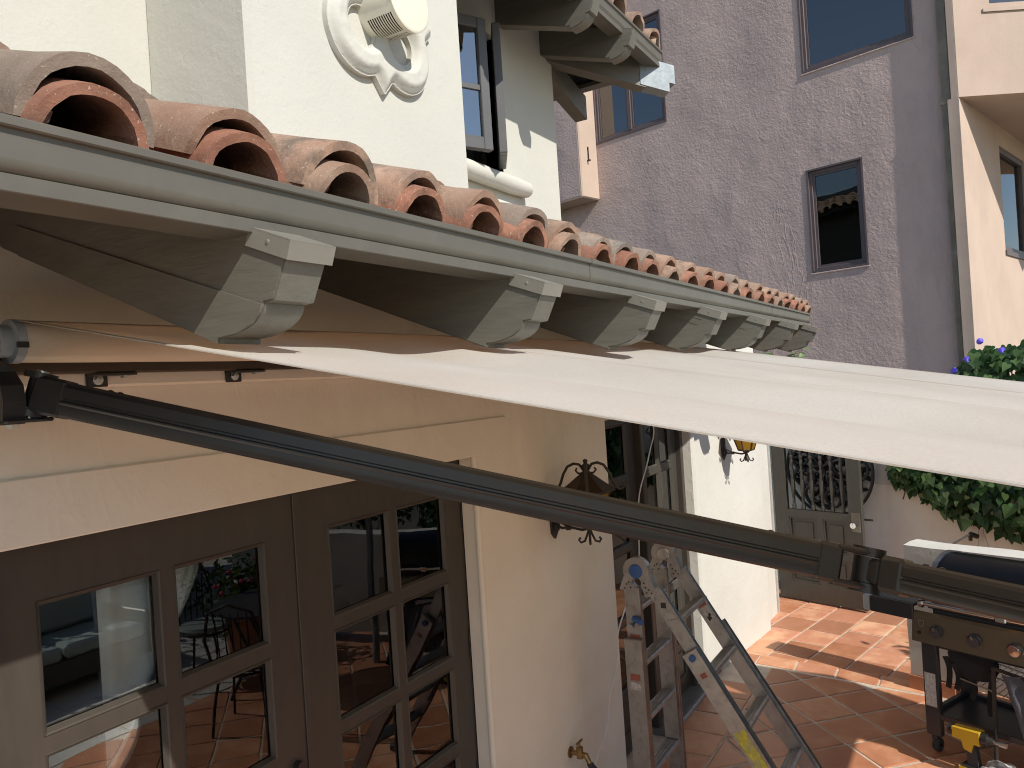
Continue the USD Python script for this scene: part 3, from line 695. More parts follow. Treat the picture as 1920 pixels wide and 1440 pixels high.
while y < 3.2:
    tm = half_tile(0.088, 0.072, 0.40, 0.016, 1300+int(y*10))
    obj('roof_tile', xf(tm, rx=PU-0.03, rz=math.pi/2, t=(4.13, y, zl+0.06)), 'roof_clay', house, 50); y += 0.235

# upper casement window, both sashes swung out
win = obj('window', [bx(2.58, 3.12, 1.955, 1.985, 3.34, 3.40), bx(2.58, 3.12, 1.955, 1.985, 3.96, 4.0), bx(2.58, 2.62, 1.955, 1.985, 3.40, 3.96), bx(3.08, 3.12, 1.950, 1.985, 3.36, 4.0)], 'door_paint', house, False)
def sash(hx, hy, w, ang, z0, z1, flip):
    d = np.array([math.cos(ang), math.sin(ang), 0]); nrm = np.array([-d[1], d[0], 0])
    M = frame((hx, hy, 0), d, nrm, (0, 0, 1))
    zm = z0 + (z1-z0)*0.47
    st = 0.045
    fr = cat(bx(0, st, -.018, .018, z0, z1, .003), bx(w-st, w, -.018, .018, z0, z1, .003), bx(st, w-st, -.018, .018, z0, z0+.055, .003), bx(st, w-st, -.018, .018, z1-.045, z1, .003), bx(st, w-st, -.012, .012, zm-.012, zm+.012, .002))
    return xf(fr, M=M), xf(bx(st-.004, w-st+.004, -.004, .0, z0+.05, zm), M=M), xf(bx(st-.004, w-st+.004, -.004, .0, zm, z1-.04), M=M)
for hx, hy, w, ang, mat in ((2.60, 1.86, 0.265, math.radians(-25), 0), (3.105, 1.858, 0.265, math.radians(180+33), 1)):
    fr, g1, g2 = sash(hx, hy, w, ang, 3.375, 3.945, mat)
    s = obj('sash', fr, 'casement_paint', house, False)
    obj('pane', g1, 'casement_pane', s, False); obj('pane', g2, 'casement_pane', s, False)
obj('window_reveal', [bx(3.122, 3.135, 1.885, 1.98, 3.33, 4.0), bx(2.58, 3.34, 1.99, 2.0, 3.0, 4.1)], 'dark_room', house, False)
lw = sbox(3.12, 3.12, 3.34, 4.0)
obj('window_splay', [prism(lw, YW+0.004, YW+0.119, 'y'), bx(2.58, 3.12, YW+0.004, YW+0.119, 3.12, 3.335)], 'cream_stucco', house, False)
def log(x0, x1, y, z, r, seed):
    n = 14; P = [(x0+(x1-x0)*i/(n-1), y, z) for i in range(n)]
    return wobble(sweep(P, ring(r, 14), scale=[0.9 if i in (0, n-1) else 1 for i in range(n)]), 0.004, 8, seed)
obj('window_sill', log(2.238, 3.285, 1.835, 3.305, 0.042, 5), 'cream_stucco', house, 60)
obj('window_sill', log(2.238, 3.20, 1.850, 3.185, 0.034, 9), 'cream_stucco', house, 60, label='lower plaster roll under the casement window')
tiss = wobble(trimesh.creation.icosphere(3, 0.05), 0.03, 14, 4); tiss.vertices *= [1, .5, .7]; tiss.apply_translation((2.86, 1.93, 3.385))
tiss2 = wobble(trimesh.creation.icosphere(3, 0.06), 0.03, 12, 8); tiss2.vertices *= [1.3, .5, .35]; tiss2.apply_translation((2.98, 1.92, 3.358))
tag(obj('crumpled_tissue', [tiss, tiss2], 'paper', None, 50), 'crumpled white tissue lying on the upstairs window ledge', 'tissue')

# ------------------------------------------------------------------ french doors
RZ = [(0.508, 0.826), (0.870, 1.188), (1.232, 1.550), (1.595, 1.915)]
def door_leaf(x0, x1, cols_, yf, ztop, parent, name, label, rows=RZ, th=0.045, mat='door_paint'):
    P = sbox(x0, 0.02, x1, ztop); holes = [sbox(c0, r0, c1, r1) for c0, c1 in cols_ for r0, r1 in rows]
    Q = P.difference(unary_union(holes))
    ms = [prism(Q, yf, yf+th, 'y')]
    # bevelled sticking round every light
    for c0, c1 in cols_:
        for r0, r1 in rows:
            for (dx0, dx1, dz0, dz1) in ((c0, c0, r0, r1), (c1, c1, r0, r1)):
                s = 1 if dx0 == c0 else -1
                ms.append(hull([(dx0, yf-0.004, r0), (dx0, yf-0.004, r1), (dx0+s*0.005, yf-0.001, r0), (dx0+s*.005, yf-0.001, r1), (dx0+s*0.013, yf+0.014, r0), (dx0+s*.013, yf+0.014, r1), (dx0-s*0.003, yf+.001, r0), (dx0-s*.003, yf+.001, r1), (dx0, yf+0.02, r0), (dx0, yf+.02, r1)]))
            for zz, s in ((r0, 1), (r1, -1)):
                ms.append(hull([(c0, yf-0.004, zz), (c1, yf-0.004, zz), (c0, yf-0.001, zz+s*.005), (c1, yf-.001, zz+s*.005), (c0, yf+0.014, zz+s*.013), (c1, yf+.014, zz+s*.013), (c0, yf+.001, zz-s*.003), (c1, yf+.001, zz-s*.003), (c0, yf+.02, zz), (c1, yf+.02, zz)]))
    # bottom panel moulding
    pb = [(x0+0.15, 0.14, x1-0.15, 0.40)]
    for a0, b0, a1, b1 in pb:
        ms.append(prism(sbox(a0, b0, a1, b1).difference(sbox(a0+.02, b0+.02, a1-.02, b1-.02)), yf-0.008, yf+0.001, 'y'))
        ms.append(bx(a0+.06, a1-.06, yf-0.006, yf+.001, b0+.06, b1-.06, .004))
    d = obj(name, ms, mat, parent, 20, label=label)
    for c0, c1 in cols_:
        for r0, r1 in rows:
            obj('pane', bx(c0-.003, c1+.003, yf+0.018, yf+0.0225, r0-.003, r1+.003), 'clear_pane', d, False)
            # spacer bar of the double glazing catching light
            gx = c1-0.016
            obj('spacer', [bx(gx, gx+.003, yf+.024, yf+.034, r0+.012, r1-.012), bx(c0+.014, c1-.016, yf+.024, yf+.034, r0+.012, r0+.015)], 'steel', d, False)
    return d
dl = door_leaf(0.815, 1.788, [(0.967, 1.289), (1.334, 1.652)], 1.953, 2.10, house, 'door', 'left leaf of the large glazed double door, half in sunlight')
dr = door_leaf(1.7915, 2.765, [(1.931, 2.251), (2.295, 2.602)], 1.953, 2.10, house, 'door', 'right leaf of the large glazed double door')
obj('astragal', bx(1.775, 1.803, 1.947, 1.9525, 0.02, 2.09, .002), 'door_paint', dr, False)
for z0, z1 in ((1.755, 1.865), (1.195, 1.315), (0.62, 0.74), (0.16, 0.27)):
    obj('hinge', cat(cyl((2.752, 1.944, z0), (2.752, 1.944, z1), 0.009, 12), bx(2.72, 2.75, 1.9495, 1.9525, z0, z1)), 'black_metal', dr, 30)
obj('lever_handle', cat(bx(1.712, 1.748, 1.944, 1.9525, 0.93, 1.13, .003), cyl((1.73, 1.95, 1.06), (1.73, 1.90, 1.06), .009), cyl((1.735, 1.902, 1.06), (1.62, 1.902, 1.06), .008), cyl((1.73, 1.9522, 1.175), (1.73, 1.930, 1.175), .018)), 'black_metal', dl, 30)
# second pair of doors further along
RZ2 = [(0.40, 0.80), (0.845, 1.24), (1.285, 1.68), (1.725, 2.06)]
d2 = door_leaf(4.045, 4.805, [(4.20, 4.66)], 1.99, 2.18, house, 'door', 'shaded narrow leaf of the far glazed door behind the ladder', RZ2)
d3 = door_leaf(4.83, 5.615, [(4.93, 5.165), (5.21, 5.44)], 1.972, 2.18, house, 'door', 'sunlit leaf of the far glazed door with white curtain', RZ2, mat='gate_paint')
obj('door_post', [bx(4.79, 4.845, 1.935, 2.03, 0.0, 2.18, .006), bx(5.545, 5.60, 1.93, 2.03, 0, 2.18, .005), bx(4.03, 4.085, 1.95, 2.03, 0, 2.18, .004)], 'door_paint', house, False)
obj('doorstep', [bx(4.75, 5.60, 1.853, 2.1, -0.005, 0.028, .006)], 'stone_sill', house, False)
obj('step_edge', bx(4.74, 5.61, 1.838, 1.853, -0.005, 0.022, .004), 'grey_stone', house, False)
# dim rooms and curtains behind the glass
def room(x0, x1, y0, y1, z1, t=0.03):
    return cat(bx(x0, x1, y1, y1+t, -.1, z1), bx(x0-t, x0, y0, y1, -.1, z1), bx(x1, x1+t, y0, y1, -.1, z1), bx(x0, x1, y0, y1, z1, z1+t), bx(x0, x1, y0, y1, -.1, -.03))
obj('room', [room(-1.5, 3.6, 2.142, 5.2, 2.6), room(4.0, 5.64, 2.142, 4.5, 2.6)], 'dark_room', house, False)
def curtain(x0, x1, y, z0, z1, waves, amp, sag=0.0):
    nx, nz = int((x1-x0)/0.006), 8
    X = np.linspace(x0, x1, nx); Z = np.linspace(z0, z1, nz); V = []; F = []
    for z in Z:
        V.append(np.stack([X, y + amp*np.sin(X*waves + 0.4*np.sin(X*waves*0.37)) + amp*0.5*np.sin(X*waves*0.43+1) + 0*X, np.full(nx, z)], 1))
    V = np.concatenate(V)
    for i in range(nz-1):
        for j in range(nx-1):
            a_ = i*nx+j; F += [(a_, a_+1, a_+nx+1), (a_, a_+nx+1, a_+nx)]
    return trimesh.Trimesh(V, F, process=False)
tag(obj('curtain', curtain(1.16, 1.80, 2.035, 0.05, 2.10, 62, 0.013), 'curtain_white', None, True), 'pale curtain hanging behind the left leaf of the large glazed door', 'curtain')
tag(obj('curtain', curtain(4.86, 5.54, 2.040, 0.05, 2.2, 60, 0.016), 'curtain_white', None, True), 'white curtain behind the sunlit far door leaf', 'curtain')
tag(obj('curtain', curtain(4.12, 4.72, 2.065, 0.05, 1.75, 50, 0.012), 'curtain_white', None, True), 'low white curtain behind the shaded far door leaf', 'curtain')

# ================================================================== NEIGHBOUR BUILDING
yw = math.radians(76); PD = np.array([math.cos(yw), math.sin(yw), 0]); PN = np.array([-math.sin(yw), math.cos(yw), 0])  # PN faces the camera side
PO = np.array([11.0, 1.5, 0.0])
pink = thing('neighbour_house', label='tall mauve and salmon stucco house rising behind the tiled roof', cat='house')
Mp = frame(PO, PD, -PN, (0, 0, 1))      # local: s along wall, depth away from us, z
pw = sbox(-1.47, -1.0, 9, 10.5)
wins = {'small': (-0.375, 0.345, 3.62, 4.99), 'big': (-1.07, 0.31, 6.315, 7.75), 'left': (2.50, 3.88, 6.31, 8.03)}
for a0, a1, b0, b1 in wins.values(): pw = pw.difference(sbox(a0, b0, a1, b1))
obj('wall', xf(prism(pw, 0, 0.12, 'y'), M=Mp), 'pink_stucco', pink, False)
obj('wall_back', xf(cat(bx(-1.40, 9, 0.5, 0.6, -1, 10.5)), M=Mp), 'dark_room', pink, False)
def nwindow(a0, a1, b0, b1, mull=(), blind=None, fw=0.055, glass='sky_pane'):
    fr = [bx(a0, a0+fw, 0.02, 0.10, b0, b1, .006), bx(a1-fw, a1, 0.02, 0.10, b0, b1, .006), bx(a0+fw, a1-fw, 0.02, 0.10, b1-fw, b1, .006), bx(a0+fw, a1-fw, 0.02, 0.10, b0, b0+fw, .006)]
    fr += [bx(a0-.012, a0+.012, -0.012, 0.02, b0-.012, b1+.012), bx(a1-.012, a1+.012, -0.012, 0.02, b0-.012, b1+.012), bx(a0+.012, a1-.012, -.012, .02, b0-.012, b0+.012), bx(a0+.012, a1-.012, -.012, .02, b1-.012, b1+.012)]
    cuts = [a0+fw] + [m for m in mull] + [a1-fw]
    for m in mull: fr.append(bx(m-.035, m+.035, 0.015, 0.10, b0+fw, b1-fw, .006))
    w = obj('window', xf(cat(fr), M=Mp), 'purple_trim', pink, False)
    for c0, c1 in zip(cuts[:-1], cuts[1:]):
        i0 = c0 + (0.035 if c0 in mull else 0); i1 = c1 - (0.035 if c1 in mull else 0)
        sf = cat(bx(i0, i0+.03, .035, .075, b0+fw, b1-fw), bx(i1-.03, i1, .035, .075, b0+fw, b1-fw), bx(i0+.03, i1-.03, .035, .075, b0+fw, b0+fw+.03), bx(i0+.03, i1-.03, .035, .075, b1-fw-.03, b1-fw))
        obj('sash', xf(sf, M=Mp), 'purple_trim', w, False)
        obj('pane', xf(bx(i0+.028, i1-.028, .05, .056, b0+fw+.028, b1-fw-.028), M=Mp), glass, w, False)
    return w
nwindow(*wins['small'], glass='dim_pane'); nwindow(*wins['big']); w3 = nwindow(*wins['left'], mull=(3.20,))
obj('blind', xf(bx(3.26, 3.82, 0.09, 0.10, 6.4, 7.9), M=Mp), 'room_paint', w3, False)
obj('blind', xf(bx(2.56, 3.14, 0.09, 0.10, 7.65, 7.9), M=Mp), 'curtain_white', w3, False)
# sills as bands
obj('window_sill', xf(bx(-0.40, 0.37, -0.016, 0.02, 3.585, 3.606, .006), M=Mp), 'pink_stucco', pink, False); obj('window_sill', xf(bx(-1.10, 0.34, -0.016, 0.02, 6.28, 6.30, .006), M=Mp), 'pink_stucco', pink, False)
# box bay at the left, its end face sunlit
obj('box_bay', xf(bx(3.89, 6.2, -0.45, 0.01, 5.37, 10.5, 0.02), M=Mp), 'salmon_stucco', pink, False)
obj('bay_face', xf(bx(3.93, 6.2, -0.455, -0.451, 5.40, 10.5), M=Mp), 'pink_stucco', pink, False)
obj('drain_spout', xf(cat(bx(3.83, 3.888, -0.28, -0.25, 5.98, 6.0), bx(3.86, 3.888, -0.26, -0.255, 6.0, 6.22)), M=Mp), 'bronze_bar', pink, False)
# corner pilaster with the downpipe
obj('pilaster', xf(cat(bx(-1.548, -1.47, -0.10, 0.5, -1.0, 10.5, .004)), M=Mp), 'salmon_stucco', pink, False)
pipe = obj('downspout', xf(cat(bx(-1.47, -1.36, -0.085, -0.005, -1.0, 10.5, .012)), M=Mp), 'bronze_pipe', pink, False)
for z in (5.35, 8.3): obj('pipe_strap', xf(bx(-1.475, -1.345, -0.092, -0.004, z, z+.03, .003), M=Mp), 'bronze_pipe', pipe, False)
# wing: wall running away to the right, jettied upper face above it
KC = PO + PD*(-1.552) + PN*0.10
Mw = frame(KC, -PN, -PD, (0, 0, 1))     # local: t away from the corner, n towards the sun side, z
ww = sbox(0.0, -1, 6, 5.3915).difference(sbox(1.72, 3.72, 3.1, 5.12))
obj('wing_wall', xf(prism(ww, -0.12, 0.0, 'y').copy(), M=Mw), 'salmon_stucco', pink, False)
w4 = obj('window', xf(cat(bx(1.72, 1.79, -0.11, -0.02, 3.72, 5.12, .005), bx(3.03, 3.1, -.11, -.02, 3.72, 5.12), bx(1.79, 3.03, -.11, -.02, 5.05, 5.12), bx(1.79, 3.03, -.11, -.02, 3.72, 3.79), bx(1.70, 3.12, -.02, .02, 3.66, 3.72)), M=Mw), 'purple_trim', pink, False)
obj('pane', xf(bx(1.785, 3.035, -0.07, -0.064, 3.785, 5.055), M=Mw), 'dim_pane', w4, False)
obj('curtain_panel', xf(bx(1.80, 2.2, -0.4, -0.39, 3.7, 5.1), M=Mw), 'curtain_white', w4, False)
obj('room', xf(cat(bx(1.4, 3.5, -1.2, -1.1, 3.4, 5.4)), M=Mw), 'dark_room', pink, False)
ud = np.array([0.515, -0.857, 0]); un = np.array([-0.857, -0.515, 0])
Mj = frame(KC, ud, -un, (0, 0, 1))
jw = sbox(0.0, 5.39, 3.2, 10.5).difference(sbox(0.38, 6.40, 1.02, 8.0))
obj('jettied_wall', xf(prism(jw, 0.0, 0.12, 'y'), M=Mj), 'salmon_stucco', pink, False)
c0 = KC[:2]; c1 = (KC+ud*3.2)[:2]; c2 = (KC-PN*6)[:2]
obj('jetty_soffit', prism(Polygon([c0+0.02*(c2-c0)/6, c1, c2]), 5.392, 5.47), 'salmon_stucco', pink, False)
w5 = obj('window', xf(cat(bx(.38, .44, .02, .09, 6.4, 8.0), bx(.96, 1.02, .02, .09, 6.4, 8), bx(.44, .96, .02, .09, 6.4, 6.47), bx(.44, .96, .02, .09, 7.93, 8), bx(.34, 1.06, -.02, .02, 6.36, 6.40)), M=Mj), 'salmon_stucco', pink, False)
obj('pane', xf(bx(.435, .965, .05, .056, 6.465, 7.935), M=Mj), 'sky_pane', w5, False)
obj('room', xf(bx(.2, 1.2, .4, .5, 6, 8.2), M=Mj), 'room_paint', pink, False)

# ================================================================== BOUNDARY WALLS
BA = np.array([8.75, 1.9]); BU = np.array([-0.36, -0.93]); BU /= np.linalg.norm(BU); BN = np.array([-BU[1]*-1, BU[0]*-1]) ; BN = np.array([BU[1], -BU[0]])
if BN[0] > 0: BN = -BN
def bpoly(s0, s1, d0, d1): return Polygon([BA+BU*s0+BN*d0, BA+BU*s1+BN*d0, BA+BU*s1+BN*d1, BA+BU*s0+BN*d1])
bw = thing('boundary_wall', label='sunny cream stucco garden wall behind the gate, carrying the ivy', cat='wall')
obj('wall_face', wobble(prism(bpoly(-1.5, 4.5, -0.2, 0.0), -0.1, 1.14).subdivide().subdivide().subdivide(), 0.006, 3, 2), 'sand_stucco', bw, 40)
obj('pier', wobble(prism(bpoly(-1.5, 1.30, -0.2, 0.006), 1.142, 2.1).subdivide().subdivide().subdivide(), 0.006, 3, 2), 'white_stucco', bw, 40)
# low wall behind the grill
LA = np.array([6.15, 0.535]); 
def lpoly(s0, s1, d0, d1): return Polygon([LA+BU*s0-BN*d0, LA+BU*s1-BN*d0, LA+BU*s1-BN*d1, LA+BU*s0-BN*d1])
lw_ = thing('low_wall', label='low white rendered wall end standing behind the grill', cat='wall')
obj('wall_body', wobble(prism(lpoly(0, 3.2, 0, 0.21), 0.10, 1.035).subdivide().subdivide().subdivide().subdivide(), 0.012, 6, 5), 'white_stucco', lw_, 40)
obj('skirting_tile', prism(lpoly(-0.012, 0.30, -0.012, 0.222), -0.01, 0.099), 'saltillo', lw_, False)
# handrail on the boundary wall
rp = [np.array([*(BA+BU*s+BN*d), z]) for s, d, z in ((1.55, 0.10, 0.50), (1.92, 0.10, 0.765), (1.955, 0.04, 0.765))]
hr = thing('handrail', label='short grey metal handrail fixed to the garden wall above the grill', cat='handrail')
obj('rail', sweep(rp[:2], [(-.018, -.008), (.018, -.008), (.018, .008), (-.018, .008)]), 'galvanized', hr, False)
obj('rail_end', [cyl(rp[1], rp[2]-[0, 0, .03], .022, 12), cyl(rp[1]-[0, 0, .0], rp[1]-[0, 0, .06], .016, 10)], 'black_metal', hr, 40)

# gate jamb between wing and gate
gj = thing('gate_post', label='pale rendered post at the hinge side of the grey gate', cat='post')
G0 = np.array([8.13, 1.867]); G1 = np.array([7.846, 1.026]); GU = (G1-G0)/np.linalg.norm(G1-G0); GN = np.array([GU[1], -GU[0]])
if GN[0] > 0: GN = -GN
obj('post_body', [prism(Polygon([(7.16, 1.80), (7.60, 1.785), (7.60, 2.2), (7.16, 2.2)]), -0.05, 2.4), prism(Polygon([(7.62, 1.765), (8.12, 1.88), (8.12, 2.2), (7.62, 2.2)]), -0.05, 2.4)], 'white_stucco', gj, False)
Mg = frame((*G0, 0), (*GU, 0), (*(-GN), 0), (0, 0, 1))   # s along gate, depth away, z
gate = thing('garden_gate', label='grey brown wooden gate with turned spindles above two rows of panels', cat='gate')
GW = 0.90
gpan = [(0.15, 0.45), (0.51, 0.755)]
fr = sbox(0, 0.02, GW, 2.0)
gh = [sbox(0.135, 0.925, 0.775, 1.82)] + [sbox(a0, b0, a1, b1) for a0, a1 in gpan for b0, b1 in ((0.20, 0.47), (0.53, 0.855))]
obj('gate_frame', xf(prism(fr.difference(unary_union(gh)), 0, 0.05, 'y'), M=Mg), 'gate_paint', gate, False)
for a0, a1 in gpan:
    for b0, b1 in ((0.20, 0.47), (0.53, 0.855)):
        q = sbox(a0-.002, b0-.002, a1+.002, b1+.002)
        obj('panel', xf(cat(prism(q, 0.022, 0.032, 'y'), prism(sbox(a0, b0, a1, b1).difference(sbox(a0+.018, b0+.018, a1-.018, b1-.018)), 0.006, 0.0225, 'y'), bx(a0+.05, a1-.05, .014, .0225, b0+.05, b1-.05, .004)), M=Mg), 'gate_paint', gate, False)
spin = [(0.013, 0), (0.02, .01), (0.02, .05), (.012, .06), (.017, .075), (.012, .09), (.016, .13), (.023, .22), (.02, .30), (.013, .37), (.022, .385), (.022, .40), (.013, .41), (.015, .44), (.022, .47), (.015, .50), (.013, .51), (.022, .525), (.022, .54), (.013, .55), (.02, .62), (.023, .70), (.016, .79), (.012, .83), (.02, .85), (.02, .895)]
for k in range(6): obj('spindle', xf(lathe(spin, 10), t=(0.205+k*0.102, 0.025, 0.925)).apply_transform(Mg), 'gate_paint', gate, 40)
lk = obj('lock_plate', xf(bx(0.80, 0.885, -0.004, 0.0, 0.76, 0.94, .001), M=Mg), 'bronze_pipe', gate, False)
obj('knob', xf(xf(lathe([(0.012, 0), (.012, .03), (.028, .035), (.033, .05), (.028, .062), (0, .066)], 18), rx=math.pi/2, t=(.842, -.004, .83)), M=Mg), 'chrome', lk, 40)
obj('latch_lever', xf(cat(bx(0.85, 0.98, 0.055, 0.067, 0.865, 0.885, .003)), M=Mg), 'black_metal', gate, False)

# round iron medallion on the wall behind the gate
def bpt(s, d, z): q = BA+BU*s+BN*d; return np.array([q[0], q[1], z])
Mm = frame(bpt(0.58, 0.07, 1.27), (*BU, 0), (*(-BN), 0), (0, 0, 1))
med = thing('iron_medallion', label='round wrought iron ornament with scrolling leaves behind the gate spindles', cat='wall ornament')
rr = 0.47
obj('rim', xf(tube([(rr*math.cos(t), 0, rr*math.sin(t)) for t in np.linspace(0, 2*math.pi, 49)[:-1]], 0.017, 8, closed=True), M=Mm), 'wrought_iron', med, 60)
rgm = random.Random(5)
def spiral(cx, cz, r, a0, turns, y=0.0, w=0.019):
    P = []; n = 26
    for i in range(n):
        t = i/(n-1); a_ = a0 + turns*2*math.pi*t; q = r*(1-0.82*t); P.append((cx+q*math.cos(a_), y+0.02*math.sin(a_*2), cz+q*math.sin(a_)))
    return tube(P, w, 6, scale=[1-0.45*i/(n-1) for i in range(n)])
def leaf3(cx, cz, ang, Ln, wd, y):
    pts = []; 
    for t, w in ((0, .1), (.25, .8), (.5, 1), (.75, .7), (1, .05)):
        for s in (-1, 0, 1): pts.append((cx + Ln*t*math.cos(ang) - s*wd*w*math.sin(ang), y + (0.018 if s == 0 else 0) + .02*math.sin(3*t), cz + Ln*t*math.sin(ang) + s*wd*w*math.cos(ang)))
    F = []
    for i in range(4):
        for j in range(2):
            a_ = i*3+j; F += [(a_, a_+1, a_+4), (a_, a_+4, a_+3)]
    return trimesh.Trimesh(pts, F, process=False)
for k in range(9):
    a_ = 2*math.pi*k/9; q = 0.31
    obj('scroll', xf(spiral(q*math.cos(a_), q*math.sin(a_), 0.13, a_+rgm.uniform(0, 3), 1.5*(1 if k % 2 else -1)), M=Mm), 'wrought_iron', med, 60)
for k in range(4):
    a_ = 2*math.pi*k/4+.4; obj('scroll', xf(spiral(.13*math.cos(a_), .13*math.sin(a_), 0.11, a_, 1.3*(1 if k % 2 else -1)), M=Mm), 'wrought_iron', med, 60)
lf = []
for k in range(150):
    a_ = rgm.uniform(0, 2*math.pi); q = 0.40*math.sqrt(rgm.random()); lf.append(leaf3(q*math.cos(a_), q*math.sin(a_), rgm.uniform(0, 6.28), rgm.uniform(.07, .13), rgm.uniform(.016, .03), rgm.uniform(-.02, .02)))
lf = [m for m in lf if np.all(np.hypot(m.vertices[:, 0], m.vertices[:, 2]) < rr)]
obj('leaf_work', xf(cat(lf), M=Mm), 'wrought_iron', med, 60, kind='stuff')

# ------------------------------------------------------------------ ivy on the boundary wall
def leaf_mesh(kind='ivy'):
    # lobed, folded blade with a curve, about unit long
    if kind == 'ivy':
        half = [(0.0, 0.0), (0.22, -0.16), (0.46, -0.06), (0.50, 0.12), (0.40, 0.34), (0.27, 0.56), (0.12, 0.82), (0.0, 1.02)]
    else:
        half = [(0.0, 0.0), (0.16, 0.1), (0.26, 0.3), (0.27, 0.5), (0.2, 0.72), (0.1, 0.9), (0.0, 1.0)]
    V = []; F = []
    for t, (w, y) in enumerate(half):
        mid_y = y if w == 0 else max(0.0, min(1, y))
        zc = -0.10*mid_y**2
        V.append((0, mid_y if t not in (0, len(half)-1) else y, zc)); V.append((w, y, zc+0.22*w-0.25*w*w)); V.append((-w, y, zc+0.22*w-0.25*w*w))
    for i in range(len(half)-1):
        a_, b_ = 3*i, 3*(i+1)
        F += [(a_, a_+1, b_+1), (a_, b_+1, b_), (a_, b_+2, a_+2), (a_, b_, b_+2)]
    m = trimesh.Trimesh(V, F, process=False); return m
LEAF, OVAL = leaf_mesh(), leaf_mesh('oval')
def place_leaf(base, pos, n, droop, size, rs):
    """blade hanging: tip direction = droop, face normal = n"""
    n = n/np.linalg.norm(n); d = droop - n*(droop@n); d /= np.linalg.norm(d); x_ = np.cross(d, n)
    return xf(base, M=frame(pos, x_*size, d*size, n*size))
rs = np.random.default_rng(21)
ivy = thing('ivy', label='mass of broad leaved ivy spilling over the garden wall', cat='ivy')
def ivy_bottom(s):   # lower fringe of the foliage along the wall
    return np.interp(s, [1.28, 1.45, 1.72, 2.02, 2.3, 2.6, 3.2, 4.2], [1.20, 1.13, 0.93, 0.86, 0.74, 0.70, 0.6, 0.5])
def ivy_top(s):
    return np.interp(s, [1.2, 1.45, 1.66, 1.78, 1.92, 2.1, 2.35, 3.0, 4.2], [1.35, 1.7, 2.02, 2.10, 2.26, 2.42, 2.42, 2.5, 2.5])
def ivy_leaf(front):
    while True:
        s = rs.uniform(1.26, 4.0) if not front else rs.uniform(1.28, 2.75)
        z0, z1 = ivy_bottom(s), ivy_top(s)
        z = rs.uniform(z0, z1)
        if front and 1.32 < z < (2.0 if s > 1.5 else 1.3): 
            if rs.random() < 0.8: continue
        break
    top = z > 1.9
    thick = 0.30*min(1, (z-z0)/0.35+0.25)*min(1, (z1-z)/0.25+0.3)
    d = thick*rs.uniform(0.85, 1.15) if front else thick*rs.uniform(-0.6, 0.9)
    pos = bpt(s, 0.03+d, z+rs.normal(0, .015))
    n = np.array([BN[0], BN[1], 0.35])+rs.normal(0, .38, 3)
    dr = np.array([0, 0, -1.0])+rs.normal(0, .42, 3) + np.array([BN[0], BN[1], 0])*.25
    return pos, n, dr
for k in range(270):
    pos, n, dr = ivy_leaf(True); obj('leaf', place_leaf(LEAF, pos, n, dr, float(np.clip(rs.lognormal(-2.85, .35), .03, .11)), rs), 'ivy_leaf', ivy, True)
lots = []
for k in range(5200):
    pos, n, dr = ivy_leaf(False); lots.append(place_leaf(LEAF, pos, n, dr, rs.uniform(.06, .10), rs))
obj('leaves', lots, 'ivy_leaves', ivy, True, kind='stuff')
st = []
for k in range(30):
    s = rs.uniform(1.3, 4); P = [bpt(s, 0.05, ivy_top(s)-.1)]
    while P[-1][2] > ivy_bottom(s)+.05: P.append(P[-1]+np.array([rs.normal(0, .03), rs.normal(0, .03), -0.12]))
    if len(P) > 2: st.append(tube(P, .006, 5))
for s_ in (1.99, 2.03): st.append(tube([bpt(s_, .05, .9), bpt(s_-.02, .05, .78), bpt(s_+.03*(1 if s_ > 2 else -1), .05, .62)], .0015, 4))
obj('stems', st, 'bark', ivy, True, kind='stuff')
for s, z in ((2.22, 2.46), (2.37, 2.36), (2.10, 2.30), (2.0, 2.22)):
    f = lathe([(0.006, 0), (0.008, .02), (.018, .035), (.030, .042), (.029, .044), (.02, .043), (0.0, .03)], 10)
    obj('flower', xf(f, rx=rs.uniform(.6, 1.3), rz=rs.uniform(1.0, 2.2), t=bpt(s, 0.36, z)), 'violet_petal', ivy, True)

# sprig of creeper above the far corner of the awning
cr = thing('creeper', label='sprigs of bright creeper poking up past the last rafter tail', cat='creeper')
rs2 = np.random.default_rng(4)
tw = []
for k in range(7):
    b = np.array([7.05+rs2.uniform(-.25, .25), 1.62+rs2.uniform(-.1, .1), 2.36]); e = b+np.array([rs2.uniform(-.15, .15), rs2.uniform(-.3, .2), rs2.uniform(.08, .20)])
    tw.append(tube([b-[0, 0, .5], b, (b+e)/2+[0, 0, .03], e], .004, 5))
    for j in range(7):
        q = b+(e-b)*rs2.uniform(0, 1)+rs2.normal(0, .03, 3)
        obj('leaf', place_leaf(OVAL, q, np.array([-.6, -.4, .7])+rs2.normal(0, .4, 3), rs2.normal(0, 1, 3)+[0, 0, -.3], rs2.uniform(.06, .10), rs2), 'ivy_leaf', cr, True)
obj('twigs', tw, 'bark', cr, True)

